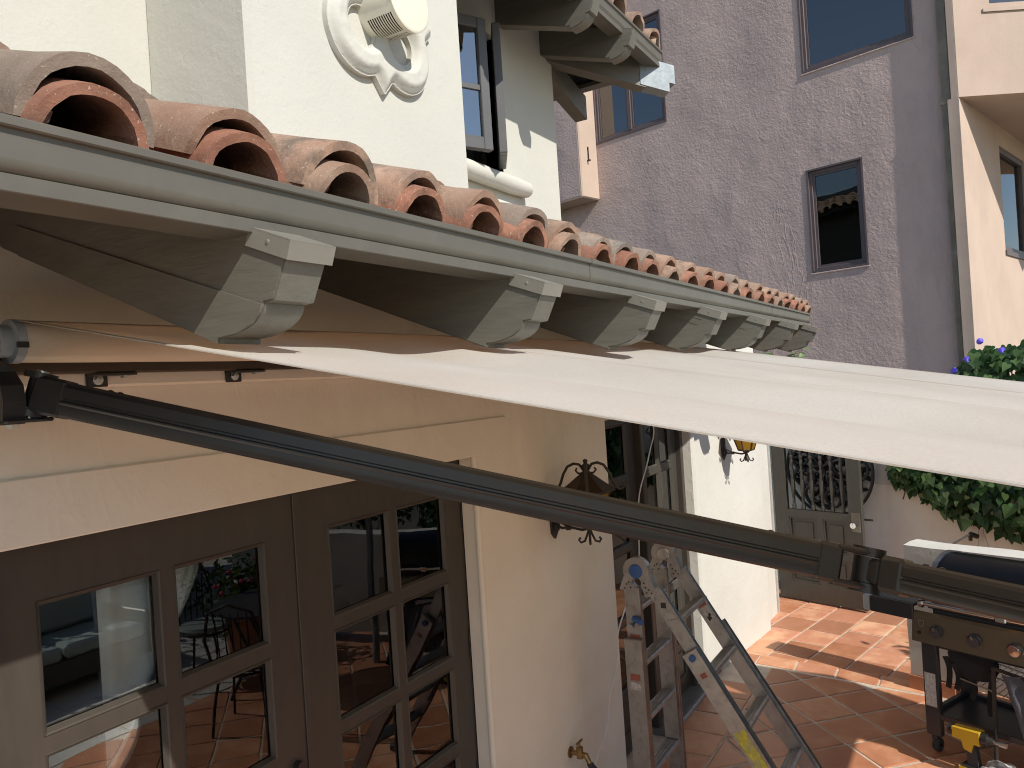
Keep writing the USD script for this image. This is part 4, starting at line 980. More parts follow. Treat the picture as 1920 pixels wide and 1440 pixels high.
# ================================================================== AWNING
XA0, XA1 = 0.835, 4.65
YR, ZR = 1.70, 2.5165
aw = thing('awning', label='extended cream fabric awning with dark folding arm under the tiled eave', cat='awning')
def fabz(y): return 2.5615 - 0.187*(YR-y)
nx, ny = 150, 70
V = []
for i in range(nx):
    u = i/(nx-1); xx = XA0+(XA1-XA0)*u
    for j in range(ny):
        v = j/(ny-1); y = YR - v*3.0
        env = math.sin(math.pi*min(1, max(0, v)))**0.6 if 0 < v < 1 else 0
        sag = -0.016*math.sin(math.pi*u)*math.sin(math.pi*v*0.95)
        wav = env*(0.016*math.sin(u*2*math.pi*3.6+0.9+0.5*v) + 0.006*math.sin(u*2*math.pi*8.1+2-0.8*v))*(min(1, u*6))*min(1, (1-u)*6)
        V.append((xx, y, fabz(y)+sag+wav))
F = []
for i in range(nx-1):
    for j in range(ny-1):
        a_ = i*ny+j; F += [(a_, a_+ny, a_+ny+1), (a_, a_+ny+1, a_+1)]
fab = trimesh.Trimesh(V, F, process=False)
fo = obj('fabric', fab, 'awning_fabric', aw, True)
for xe, s in ((XA0, 1), (XA1, -1)):
    obj('hem', hull([(xe-.002, YR, fabz(YR)-.001), (xe+s*.012, YR, fabz(YR)-.001), (xe-.002, YR-3, fabz(YR-3)-.001), (xe+s*.012, YR-3, fabz(YR-3)-.001), (xe-.002, YR, fabz(YR)+.0012), (xe+s*.012, YR, fabz(YR)+.0012), (xe-.002, YR-3, fabz(YR-3)+.0012), (xe+s*.012, YR-3, fabz(YR-3)+.0012)]), 'awning_fabric', fo, False)
for k in range(1, 4):
    i_ = int(round((nx-1)*(k*1.19-.1)/(XA1-XA0)))
    if i_ < nx-2:
        col = fab.vertices.reshape(nx, ny, 3)[i_]; sv = np.concatenate([col+[-.008, 0, .0022], col+[.008, 0, .0022]]); sf_ = []
        for j in range(ny-1): sf_ += [(j, ny+j, ny+j+1), (j, ny+j+1, j+1)]
        obj('seam', trimesh.Trimesh(sv, sf_, process=False), 'awning_fabric', fo, True)
rol = obj('roller', xf(sweep([(XA0, YR, ZR), (XA1, YR, ZR)], ring(0.0445, 36))), 'rolled_fabric', aw, 30)
endp = [(0.030, -.03), (0.034, -.028), (0.034, -.004), (0.0455, -.002), (0.0465, 0.010), (0.046, 0.016), (0.0, 0.016)]
er = lathe(endp, 32); 
obj('end_ring', xf(er, ry=math.pi/2, t=(XA0-0.014, YR, ZR)), 'grey_plastic', rol, 40)
obj('end_core', cat(cyl((XA0-.046, YR, ZR), (XA0-.012, YR, ZR), .026, 20), bx(XA0-.08, XA0-.02, YR-.02, YR+.02, ZR-.01, ZR+.01), bx(XA0-.019, XA0+.002, YR-.048, YR-.040, ZR-.016, ZR-.004)), 'black_metal', rol, 30)
obj('torsion_bar', bx(XA0-.3, 4.55, 1.775, 1.815, 2.452, 2.488, .004), 'bronze_bar', aw, False)
for xb in (1.047, 1.447, 3.1, 4.2):
    br = obj('wall_bracket', cat(bx(xb, xb+.052, 1.8185, 1.8275, 2.420, 2.490, .002), bx(xb, xb+.10, 1.772, 1.8275, 2.4455, 2.4515, .001)), 'black_metal', aw, False)
    obj('bolt', cat(xf(lathe([(.0135, 0), (.0135, .003), (.009, .0032), (.009, .009), (0, .010)], 6), rx=math.pi/2, t=(xb+.026, 1.8185, 2.4375)), xf(lathe([(.0135, 0), (.013, .0025), (0, .003)], 18), rx=math.pi/2, t=(xb+.026, 1.8185, 2.4375))), 'steel', br, 30)
    obj('bolt', cat(cyl((xb+.075, 1.79, 2.445), (xb+.075, 1.79, 2.474), .0045, 8), xf(lathe([(0, -.006), (.009, -.006), (.009, 0), (0, .0)], 6), t=(xb+.075, 1.79, 2.4455))), 'steel', br, 30)

# folding arm: shoulder, upper arm, elbow, forearm
S0, E0, F0 = np.array([0.825, 1.60, 2.402]), np.array([1.661, 0.212, 1.948]), np.array([0.95, -1.22, 1.885])
plane_n = np.cross(E0-S0, F0-E0); plane_n /= np.linalg.norm(plane_n); plane_n *= np.sign(plane_n[2])
def armframe(p, q):
    t = (q-p)/np.linalg.norm(q-p); w = np.cross(plane_n, t); return t, w
def arm_section(h, w):
    # rounded extrusion with a groove and lip along its side
    pts = []
    hh, hw = h/2, w/2
    for sx, sz, a0 in ((1, 1, 0), (-1, 1, 90), (-1, -1, 180), (1, -1, 270)):
        pass
    left = [(-hw+.010, hh), (-hw+.003, hh-.005), (-hw, hh-.012), (-hw, hh*.12), (-hw+.0035, hh*.05), (-hw+.0035, -hh*.06), (-hw-.001, -hh*.13), (-hw-.001, -hh*.22), (-hw+.0015, -hh*.32), (-hw+.0015, -hh+.012), (-hw+.004, -hh+.004), (-hw+.011, -hh)]
    right = [(-x_, z_) for x_, z_ in left[::-1]]
    return left + right
def arm_bar(p, q, h, w):
    t, wv = armframe(p, q)
    sec = arm_section(h, w)
    V = []; n = len(sec)
    for c in (p, q):
        for a_, b_ in sec: V.append(c + wv*a_ + plane_n*b_)
    poly = Polygon(sec); m2 = trimesh.creation.extrude_polygon(poly, 1.0, engine='earcut')
    v = m2.vertices; P = np.outer(1-v[:, 2], p) + np.outer(v[:, 2], q) + np.outer(v[:, 0], wv) + np.outer(v[:, 1], plane_n)
    m2.vertices = P
    if m2.volume < 0: m2.invert()
    return m2
tU, wU = armframe(S0, E0); tF, wF = armframe(E0, F0)
obj('upper_arm', arm_bar(S0+tU*0.055, E0-tU*0.105, 0.071, 0.052), 'arm_paint', aw, 22)
obj('forearm', arm_bar(E0+tF*0.084, F0, 0.062, 0.046), 'arm_paint', aw, 22)
def block(p, t, w, a0, a1, b0, b1, c0, c1, bv=.004):
    return xf(bx(a0, a1, b0, b1, c0, c1, bv), M=frame(p, t, w, plane_n))
el = obj('elbow_joint', cat(block(E0, tU, wU, -.112, -.060, -.0285, .0285, -.038, .038, .007), block(E0, tU, wU, -.075, .0, -.029, .029, .027, .040, .005), block(E0, tU, wU, -.075, 0, -.029, .029, -.040, -.027, .005),
    cyl(E0+plane_n*.026, E0+plane_n*.044, .031, 24), cyl(E0-plane_n*.044, E0-plane_n*.026, .031, 24), block(E0, tF, wF, .034, .088, -.026, .026, -.035, .035, .009), block(E0, tF, wF, 0, .04, -.022, .022, -.024, .024, .006)), 'arm_paint', aw, 30)
obj('joint_pin', cat(cyl(E0-plane_n*.025, E0+plane_n*.025, .027, 24), cyl(E0+plane_n*.004, E0+plane_n*.006, .0285, 24)), 'black_metal', el, 30)
for sgn, (p_, t_, w_, offs) in ((1, (S0, tU, wU, (.135, .155))), (1, (E0, tU, wU, (-.20, -.165))), (1, (E0, tF, wF, (.115, .145)))):
    for o in offs: obj('rivet', xf(lathe([(.006, 0), (.005, .0025), (0, .0035)], 10), M=frame(p_+t_*o+plane_n*.0345*(1 if t_ is tU else .9), t_, w_, plane_n)), 'black_metal', el, 40)
sh = obj('shoulder_joint', cat(block(S0, tU, wU, -.005, .06, -.028, .028, -.038, .038, .006),
    cyl(S0+plane_n*.030-tU*.008, S0+plane_n*.043-tU*.008, .030, 22), cyl(S0-plane_n*.046-tU*.008, S0-plane_n*.032-tU*.008, .030, 22), cyl(S0-plane_n*.03-tU*.008, S0+plane_n*.03-tU*.008, .019, 18)), 'arm_paint', aw, 30)
obj('pivot_bolt', cat(cyl(S0+plane_n*.043-tU*.008, S0+plane_n*.047-tU*.008, .012, 14), cyl(S0-plane_n*.051-tU*.008, S0-plane_n*.046-tU*.008, .011, 14)), 'steel', sh, 30)
# cast bracket that carries the shoulder (left of it, bulging round plate)
cb = S0 + np.array([-0.045, 0.03, 0.0])
plate = Polygon([(cb[1]-.03, 2.352), (cb[1]+.05, 2.352), (cb[1]+.12, 2.40), (cb[1]+.14, 2.47), (cb[1]+.12, 2.488), (cb[1]+.05, 2.47), (cb[1]-.005, 2.445), (cb[1]-.03, 2.42), (cb[1]-.036, 2.39)]).buffer(.006)
obj('arm_bracket', cat(prism(plate, cb[0]-.03, cb[0]+.012, 'x'), bx(cb[0]-.03, cb[0]+.055, 1.70, 1.825, 2.44, 2.452, .003), bx(cb[0]-.03, cb[0]+.06, 1.58, 1.66, 2.348, 2.356, .003), bx(cb[0]-.03, cb[0]+.02, 1.70, 1.82, 2.43, 2.51, .01)), 'arm_paint', aw, 30)
obj('bolt', cat(xf(lathe([(.012, 0), (.012, .006), (.006, .0065), (.006, .003), (0, .003)], 18), ry=math.pi/2, t=(cb[0]+.012, cb[1]+.0, 2.398)), xf(lathe([(.012, -.008), (.012, 0)], 6), t=(cb[0]-.005, cb[1]-.02, 2.346))), 'steel', aw, 30)
# front bar and the far arm
FBY, FBZ = -1.30, fabz(-1.30)
obj('front_bar', prism([(FBY-.05, FBZ-.09), (FBY+.01, FBZ-.09), (FBY+.02, FBZ-.03), (FBY+.015, FBZ+.004), (FBY-.04, FBZ+.004), (FBY-.055, FBZ-.03)], XA0-.02, XA1+.02, 'x'), 'arm_paint', aw, False)
S1, E1, F1 = np.array([4.55, 1.60, 2.402]), np.array([3.72, .212, 1.948]), np.array([4.43, -1.22, 1.885])
pn_keep = plane_n
obj('upper_arm', arm_bar(S1, E1, .071, .052), 'arm_paint', aw, 22); obj('forearm', arm_bar(E1, F1, .062, .046), 'arm_paint', aw, 22)
obj('arm_bracket', bx(4.5, 4.6, 1.57, 1.82, 2.36, 2.49, .01), 'arm_paint', aw, False)

# ================================================================== LANTERNS
def build_lantern(loc, rotz, label):
    t = thing('wall_lantern', loc, rotz, label, 'lantern', 'wrought iron wall lanterns')
    # local: wall at y=0, lantern hangs out at y=-0.2 ; z from the bottom of the backplate
    o = -0.2
    obj('back_plate', cat(prism([(-.03, .02), (0, -.01), (.03, .02), (.035, .08), (.03, .17), (0, .20), (-.03, .17), (-.035, .08)], -.012, 0, 'y'), xf(tube([(0, 0, 0), (0, -.03, 0)], .02, 10), t=(0, 0, .05))), 'wrought_iron', t, 30)
    arm = [(0, -.01, .06), (0, -.05, .045), (0, -.10, .05), (0, -.16, .04), (0, o, .05)]
    obj('bracket_arm', cat(tube(arm, .007, 8), tube([(0, -.01, .085), (0, -.08, .055)], .005, 6), cyl((0, -.075, .047), (0, -.095, .049), .013, 10)), 'wrought_iron', t, 40)
    hexr = lambda r, z: [(r*math.cos(math.radians(60*i)), o+r*math.sin(math.radians(60*i)), z) for i in range(6)]
    b0, b1 = hexr(.062, .075), hexr(.112, .228)
    fr_ = []
    for i in range(6):
        j = (i+1) % 6
        fr_ += [cyl(b0[i], b1[i], .006, 6), cyl(b0[i], b0[j], .006, 6), cyl(b1[i], b1[j], .007, 6)]
    body = obj('lantern_frame', fr_, 'aged_bronze', t, 30)
    for i in range(6):
        j = (i+1) % 6; a_ = np.array([b0[i], b0[j], b1[j], b1[i]]); c = np.array([0, o, 0]); a_ = a_*0.985 + np.array([0, o*.015, a_[:, 2].mean()*.015])
        obj('glass_pane', trimesh.Trimesh(a_, [(0, 1, 2), (0, 2, 3)], process=False), 'amber_glass', body, False)
    obj('base_plate', xf(lathe([(0.0, -.02), (.02, -.018), (.03, -.005), (.062, 0), (.062, .006), (0, .008)], 6), t=(0, o, .068)), 'aged_bronze', t, 20)
    obj('roof', xf(lathe([(.115, -.004), (.140, -.004), (.138, .006), (.095, .035), (.05, .070), (.03, .085), (.022, .095), (0, .097)], 6), t=(0, o, .231)), 'aged_bronze', t, 20)
    obj('finial', cat(xf(lathe([(.012, 0), (.018, .008), (.012, .02), (.016, .03), (.02, .04), (.008, .05), (.013, .06), (.008, .068), (0, .07)], 12), t=(0, o, .318))), 'wrought_iron', t, 40)
    for i in range(4):
        a_ = math.radians(90*i+26-rotz); d = np.array([math.cos(a_), math.sin(a_), 0]); c = np.array([0, o, 0])
        prof = [(.012, .335), (.03, .362), (.058, .368), (.088, .355), (.110, .320), (.126, .275), (.144, .243), (.163, .234), (.178, .244), (.180, .262), (.168, .266)]
        P = [c+d*r_+np.array([0, 0, z_]) for r_, z_ in prof]
        obj('crown_scroll', cat(tube(P, .0075, 6), tube([c+d*.015+[0, 0, .316], c+d*.038+[0, 0, .320], c+d*.050+[0, 0, .334], c+d*.042+[0, 0, .345]], .0055, 6)), 'wrought_iron', t, 40)
        if True:
            P2 = [c+[0, 0, .055], c+d*.012+[0, 0, .02], c+d*.026+[0, 0, -.012], c+d*.045+[0, 0, -.018], c+d*.054+[0, 0, -.004], c+d*.045+[0, 0, .006]]
            obj('drop_scroll', tube(P2, .006, 6), 'wrought_iron', t, 40)
    for ch_ in list(t.GetChildren()): pass
    return t
build_lantern((3.375, YW-0.001, 1.59), 0, 'bronze wall lantern in shade beside the ladder top, crowned with scrolls')
LP = A0 + dA*0.66
lan2 = build_lantern((LP[0], LP[1], 1.64), math.degrees(math.atan2(dA[1], dA[0])), 'amber glass wall lantern in sun on the white angled wall')

# ================================================================== LADDER
lad = thing('ladder', label='worn aluminium folding step ladder standing open by the wall', cat='ladder')
XN, XF = 3.47, 3.85
hc = (1.465, 1.425)  # hinge centre (y,z)
def rail(p, q, x, w, d, th=0.004):
    """box-section rail in the plane x, from (y,z) p to q"""
    p, q = np.array([x, *p]), np.array([x, *q]); t = (q-p)/np.linalg.norm(q-p); s = np.array([1., 0, 0]); n = np.cross(s, t)
    L_ = np.linalg.norm(q-p)
    return xf(cat(bx(-w/2, w/2, 0, L_, -d/2, d/2, .003), bx(-w/2-.001, w/2+.001, 0, L_, -d/2-.0, -d/2+.006, .0), bx(-w/2-.001, w/2+.001, 0, L_, d/2-.006, d/2, .0)), M=frame(p, s, t, n))
hs_top, hs_bot = (1.495, 1.345), (1.475, 0.0)     # house side
os_top, os_bot = (1.385, 1.345), (0.535, 0.0)      # outward side
def at(p, q, z): k = (z-p[1])/(q[1]-p[1]); return (p[0]+(q[0]-p[0])*k, z)
rails = []
for x, sgn in ((XN, -1), (XF, 1)):
    obj('inner_rail', rail(hs_top, at(hs_top, hs_bot, .45), x, .026, .078), 'aluminium', lad, False)
    obj('inner_rail', rail(os_top, at(os_top, os_bot, .40), x, .026, .068), 'aluminium', lad, False)
    xo = x+sgn*.030
    r1 = obj('outer_rail', rail(at(hs_top, hs_bot, 1.10), hs_bot, xo+sgn*.004, .03, .088), 'aluminium', lad, False)
    r2 = obj('outer_rail', rail(at(os_top, os_bot, 1.075), os_bot, xo+sgn*.004, .03, .080), 'aluminium', lad, False)
    for r_, pb in ((r1, hs_bot), (r2, os_bot)):
        obj('rubber_foot', bx(xo-.03, xo+.03, pb[0]-.055, pb[0]+.055, 0.0, 0.045, .008), 'rubber', r_, False)
    # hinge: two round plates and knuckle
    c = np.array([x, *hc]); s = np.array([1., 0, 0])
    pl = Polygon(arc2(0, 0, .062, 0, 2*math.pi, 28)[:-1]).union(Polygon([(-.005, -.05), (.06, -.03), (.085, -.09), (.005, -.09)])).union(Polygon([(-.055, .0), (.02, .055), (-.045, -.12), (-.095, -.10)])).buffer(.004)
    pl = pl.difference(Point(0, -.055).buffer(.024))
    h = obj('hinge', xf(prism(pl, -.020, .020, 'x'), t=c), 'aluminium', lad, False)
    xd = x + (-.02)
    obj('hinge_button', xf(lathe([(.034, 0), (.034, .004), (.030, .010), (0, .012)], 24), ry=-math.pi/2, t=(x-.020, *hc)), 'blue_plastic' if sgn < 0 else 'steel', h, 30)
    riv = []
    for (dy, dz) in ((.052, -.065), (.03, -.08), (.062, -.085), (.04, -.055), (-.062, -.085), (-.045, -.075), (-.075, -.10), (-.05, -.10), (-.038, -.055)):
        riv.append(xf(lathe([(.0045, 0), (.004, .0015), (0, .002)], 8), ry=-math.pi/2, t=(x-.020, hc[0]+dy, hc[1]+dz)))
    obj('rivets', riv, 'black_metal', h, 40)
# rungs
def rung(x0, x1, y, z, tilt):
    sec = [(-.030, -.012), (.030, -.012), (.034, -.004), (.034, .010), (.028, .014), (.020, .011), (.012, .014), (.004, .011), (-.004, .014), (-.012, .011), (-.020, .014), (-.028, .012), (-.034, .006), (-.034, -.006)]
    c, s = math.cos(tilt), math.sin(tilt)
    m = prism([(a_*c-b_*s, a_*s+b_*c) for a_, b_ in sec], x0, x1, 'x'); return xf(m, t=(0, y, z))
for k, z in enumerate((1.235, 0.965, 0.70, 0.435, 0.17)):
    y = at(hs_top, hs_bot, z)[0]; w = 0.012 if k < 2 else -.018
    obj('rung', rung(XN+w, XF-w, y, z, 0.0), 'aluminium', lad, False)
for k, z in enumerate((1.195, 0.965, 0.735, 0.505, 0.275)):
    y = at(os_top, os_bot, z)[0]; e = 0.03 if k == 1 else 0
    obj('rung', rung(XN-.02-e, XF+.02+e, y, z, math.radians(-18)), 'aluminium', lad, False)
# lock knobs and stickers
obj('lock_knob', cat(cyl((XN-.07, 1.49, 1.165), (XN+.0, 1.49, 1.165), .012, 12), cyl((XN-.075, 1.49, 1.165), (XN-.05, 1.49, 1.165), .018, 12)), 'steel', lad, 40)
obj('lock_knob', cat(cyl((XN-.05, 1.44, 1.19), (XN-.02, 1.49, 1.195), .014, 12)), 'blue_plastic', lad, 40)
pk_ = at(os_top, os_bot, 1.05); obj('lock_knob', cyl((XN-.06, pk_[0], 1.05), (XN+.04, pk_[0], 1.05), .016, 14), 'blue_plastic', lad, 40)
def sticker(x, p, q, z0, z1, wfrac, d, mat, off=0.0):
    a_, b_ = np.array(at(p, q, z0)), np.array(at(p, q, z1)); t = (b_-a_)/np.linalg.norm(b_-a_); n = np.array([-t[1], t[0]])
    c = [a_+n*(off-d/2), a_+n*(off+d/2), b_+n*(off+d/2), b_+n*(off-d/2)]
    return prism([(y_, z_) for y_, z_ in c], x-.0008, x, 'x')
xs = XN-.013
for (p_, q_, z0, z1, d, m_, off, xx_) in ((hs_top, hs_bot, 1.10, 1.115, .05, 'red_label', 0, xs), (hs_top, hs_bot, .905, .935, .05, 'red_label', 0, XN-.049), (hs_top, hs_bot, .86, .895, .05, 'white_label', 0, XN-.049),
        (os_top, os_bot, .52, .745, .056, 'yellow_label', 0, XN-.049), (os_top, os_bot, .965, .985, .03, 'red_label', 0, XN-.049)):
    obj('sticker', sticker(xx_-.0005, p_, q_, z0, z1, 1, d, m_, off), m_, lad, False)
xf_ = XF-.013
obj('sticker', sticker(xf_-.0006, os_top, os_bot, 1.165, 1.19, 1, .045, '', 0), 'red_label', lad, False)
obj('sticker', sticker(xf_-.0006, os_top, os_bot, 1.09, 1.16, 1, .045, '', 0), 'white_label', lad, False)
ca = np.array(at(os_top, os_bot, 1.115)); obj('arrow_mark', prism(affinity.translate(affinity.rotate(Polygon([(-.006, .02), (.006, .02), (.006, 0), (.016, 0), (0, -.022), (-.016, 0), (-.006, 0)]), 0, origin=(0, 0)), *ca), xf_-.0022, xf_-.0014, 'x'), 'black_print', lad, False)
obj('square_hole', bx(XN-.0138, XN-.0128, at(os_top, os_bot, 1.27)[0]-.013, at(os_top, os_bot, 1.27)[0]+.013, 1.257, 1.283), 'black_print', lad, False)

# power cord hanging down past the doors
cpts = [(4.66, 1.80, 2.25), (4.68, 1.80, 2.0), (4.62, 1.80, 1.92), (4.50, 1.80, 1.78), (4.36, 1.80, 1.62), (4.32, 1.80, 1.38), (4.29, 1.80, 1.25), (4.18, 1.80, 1.15), (4.0, 1.80, 1.0), (3.93, 1.80, 0.92), (3.92, 1.80, .82), (3.87, 1.80, .75), (3.78, 1.79, .68), (3.73, 1.79, .58), (3.68, 1.79, .50), (3.5, 1.78, .40), (3.42, 1.77, .33), (3.40, 1.75, .1), (3.45, 1.70, .006), (3.8, 1.6, .006)]
tt = np.linspace(0, 1, len(cpts)); from scipy.interpolate import make_interp_spline
cs = make_interp_spline(tt, np.array(cpts), 3)(np.linspace(0, 1, 90))
tag(obj('power_cord', tube(cs, .0045, 6), 'white_cord', None, True), 'thin white power cord hanging in front of the wall and doors', 'cord')
# tap and hose
tap = thing('garden_tap', (3.40, YW, 0.50), label='brass garden tap on the sand coloured wall below the lantern', cat='tap')
obj('tap_body', cat(cyl((0, 0, 0), (0, -.09, 0), .012, 12), cyl((0, -.055, -.02), (0, -.055, .035), .017, 12), cyl((0, -.085, .005), (0, -.105, -.035), .013, 12), cyl((0, -.0, 0), (0, -.006, 0), .028, 14)), 'brass', tap, 40)
obj('tap_handle', cat(cyl((0, -.055, .035), (0, -.055, .06), .005, 8), cyl((-.03, -.055, .06), (.03, -.055, .06), .006, 8)), 'brass', tap, 40)
hp_ = [(3.405, 1.755, .462), (3.42, 1.745, .43), (3.455, 1.74, .385), (3.47, 1.74, .33), (3.47, 1.74, .2), (3.46, 1.74, .02), (3.3, 1.6, .015), (2.9, 1.4, .015)]
hsx = make_interp_spline(np.linspace(0, 1, len(hp_)), np.array(hp_), 3)(np.linspace(0, 1, 60))
tag(obj('garden_hose', tube(hsx, .016, 10, scale=[1+0.10*(i % 2) for i in range(60)]), 'rubber', None, 40), 'dark ribbed hose running down from the brass tap', 'hose')

# ================================================================== GRILL
gu = np.array([-0.42, -0.906]); gu /= np.linalg.norm(gu); gd = np.array([-gu[1], gu[0]])   # gd: depth, away from us
if gd[0] < 0: gd = -gd
GO = np.array([5.173, 0.345, 0.0])
Mgr = frame(GO, (*gu, 0), (*gd, 0), (0, 0, 1))
gr = thing('gas_grill', label='black and bronze gas barbecue on castors by the low wall', cat='barbecue')
def G(m): return xf(m, M=Mgr)
panel = prism([(-.005, .655), (.02, .655), (.055, .815), (.03, .835), (.018, .82)], -.10, .80, 'x')
# prism axis x gives x=s, y=depth, z : matches the local frame
obj('control_panel', G(panel), 'grill_panel', gr, False)
slope_n = np.array([-0.98, 0.14])
for s in (.05, .265, .475, .68):
    k0 = xf(lathe([(.040, 0), (.040, .003), (.034, .004), (.033, .022), (.030, .027), (0, .028)], 26), rx=math.pi/2+0.14, t=(s, .003, .735))
    kn = obj('knob', G(k0), 'chrome' if s > .4 else 'knob_dark', gr, 30)
    obj('knob_ring', G(xf(trimesh.creation.torus(.036, .0035, 28, 8), rx=math.pi/2+.14, t=(s, -.004, .735))), 'knob_dark', kn, 40)
    obj('knob_mark', G(xf(bx(-.006, .006, -.0015, .0015, .008, .03), rx=.14, t=(s-.004, -.0262, .737))), 'red_label' if s > .4 else 'steel', kn, False)
obj('ignition_button', G(xf(lathe([(.012, 0), (.012, .006), (0, .008)], 16), rx=math.pi/2+.14, t=(-.055, .006, .71))), 'black_metal', gr, 30)
obj('badge', G(xf(prism(Polygon([(-.017, .02), (.017, .02), (.017, -.004), (.010, -.018), (-.010, -.018), (-.017, -.004)]).difference(Polygon([(-.013, .016), (.013, .016), (.013, -.003), (.008, -.014), (-.008, -.014), (-.013, -.003)])), -.001, .001, 'y'), rx=-.14, t=(-.045, .010, .765))), 'steel', gr, False)
obj('firebox', G(cat(bx(0.0, .70, .05, .50, .62, .86, .01), bx(-.02, .72, .045, .52, .855, .872, .004))), 'grill_enamel', gr, False)
lid = [(.04, .872), (.035, .92), (.045, .99), (.08, 1.06), (.14, 1.115), (.22, 1.148), (.31, 1.155), (.40, 1.135), (.47, 1.08), (.51, .98), (.515, .872)]
lidm = prism(lid, .02, .68, 'x')
ld = obj('lid', G(lidm), 'grill_black', gr, 35)
lp = Polygon(lid).buffer(.008)
for s0, s1 in ((-.012, .019), (.681, .712)):
    obj('lid_end', G(prism(lp.intersection(sbox(-1, .87, 1, 2)), s0, s1, 'x')), 'aluminium', ld, 35)
    for (y_, z_) in lid[1:9:2]: obj('lid_rivet', G(xf(lathe([(.006, 0), (.004, .003), (0, .004)], 8), ry=-math.pi/2, t=(s0-.0, y_+.012, z_-.012))), 'steel', ld, 40)
obj('lid_handle', G(cat(cyl((.0, -.035, .905), (.70, -.035, .905), .013, 14), cyl((-.02, -.035, .905), (.0, -.035, .905), .026, 16), cyl((.70, -.035, .905), (.72, -.035, .905), .026, 16), bx(.40, .46, -.055, .03, .885, .925, .006), bx(-.02, .0, -.05, .05, .88, .925, .006), bx(.70, .72, -.05, .05, .88, .925, .006))), 'chrome', ld, 35)
obj('side_shelf', G(cat(bx(-.37, -.09, .03, .47, .852, .872, .006), bx(-.37, -.09, .005, .03, .775, .872, .006))), 'grill_enamel', gr, False, label='folding side shelf on the left of the barbecue')
obj('shelf_corner', G(bx(-.415, -.370, .004, .475, .775, .873, .008)), 'grey_plastic', gr, False)
for s in (-.015, .70):
    for y_ in (.02, .44):
        lg = obj('leg', G(bx(s-.045, s+.045, y_, y_+.04, .095, .655, .004)), 'grill_enamel', gr, False)
        obj('castor', G(cat(xf(lathe([(.012, -.018), (.036, -.018), (.040, -.01), (.040, .01), (.036, .018), (.012, .018)], 20), ry=math.pi/2, t=(s+.01, y_+.02, .041)), bx(s-.018, s+.018, y_+.005, y_+.035, .06, .10, .004))), 'rubber', lg, 35)
obj('bottom_frame', G(cat(bx(-.05, .74, .022, .05, .20, .235, .003), bx(-.05, .74, .44, .47, .20, .235, .003), bx(-.05, -.02, .05, .44, .20, .235, .003), bx(.71, .74, .05, .44, .20, .235, .003), bx(-.02, .71, .05, .44, .205, .212))), 'grill_enamel', gr, False)
wr = [G(cyl((.16+.03*k, .06, .47-.006*k), (.16+.03*k, .45, .50-.006*k), .003, 6)) for k in range(16)] + [G(cyl((.14, y_, .47), (.64, y_, .40), .004, 6)) for y_ in (.06, .25, .45)]
obj('wire_rack', wr, 'steel', gr, 40)
obj('warning_label', G(bx(-.05, .015, .0185, .0195, .27, .47)), 'white_label', gr, False)
# tool bag with straps hanging under the panel
tb = thing('tool_bag', label='black tool belt with dangling straps hung under the barbecue panel', cat='tool belt')
bag = wobble(trimesh.creation.icosphere(3, 1.0), .12, 2.2, 9); bag.vertices *= [.14, .05, .11]
obj('pouch', G(xf(bag, t=(.20, .10, .57))), 'black_cloth', tb, 60)
for s, z0, z1, b in ((.06, .58, .40, .02), (.10, .55, .40, .03), (.17, .52, .37, .05), (.32, .55, .30, -.02)):
    P = [np.array([s+b*math.sin(2.4*t), .06+.01*math.sin(5*t), z0+(z1-z0)*t]) for t in np.linspace(0, 1, 9)]
    obj('strap', G(sweep(P, [(-.016, -.002), (.016, -.002), (.016, .002), (-.016, .002)], up=(0, 1, 0))), 'black_cloth', tb, 40)
# grey towel over the right side
def towel():
    nu, nv = 26, 30; V = []; F = []
    for i in range(nu):
        for j in range(nv):
            u, v = i/(nu-1), j/(nv-1)
            w = .26*(1-.25*v)
            s = .56+ (u-.5)*w + .10*v + .03*v*v; z = .62 - .50*v + .04*math.sin(u*7)*v
            y_ = -.07 - .02*math.sin(u*11+v*2) - .03*math.sin(u*5)*v - .02*v
            V.append((s, y_, z))
    for i in range(nu-1):
        for j in range(nv-1):
            a_ = i*nv+j; F += [(a_, a_+nv, a_+nv+1), (a_, a_+nv+1, a_+1)]
    return trimesh.Trimesh(V, F, process=False)
tag(obj('towel', G(wobble(towel(), .012, 9, 3)), 'towel', None, True), 'crumpled grey blue towel hanging in front of the barbecue', 'towel')
stand = thing('folding_chair', label='dark slatted metal folding stool partly hidden by the towel', cat='chair')
obj('chair_leg', G(cyl((.36, -.05, 0), (.37, -.03, .62), .011, 8)), 'wrought_iron', stand, 40); obj('chair_leg', G(cyl((.62, -.10, 0), (.60, -.06, .60), .011, 8)), 'wrought_iron', stand, 40)
obj('chair_rail', G(cyl((.37, -.03, .615), (.60, -.06, .60), .011, 8)), 'wrought_iron', stand, 40)
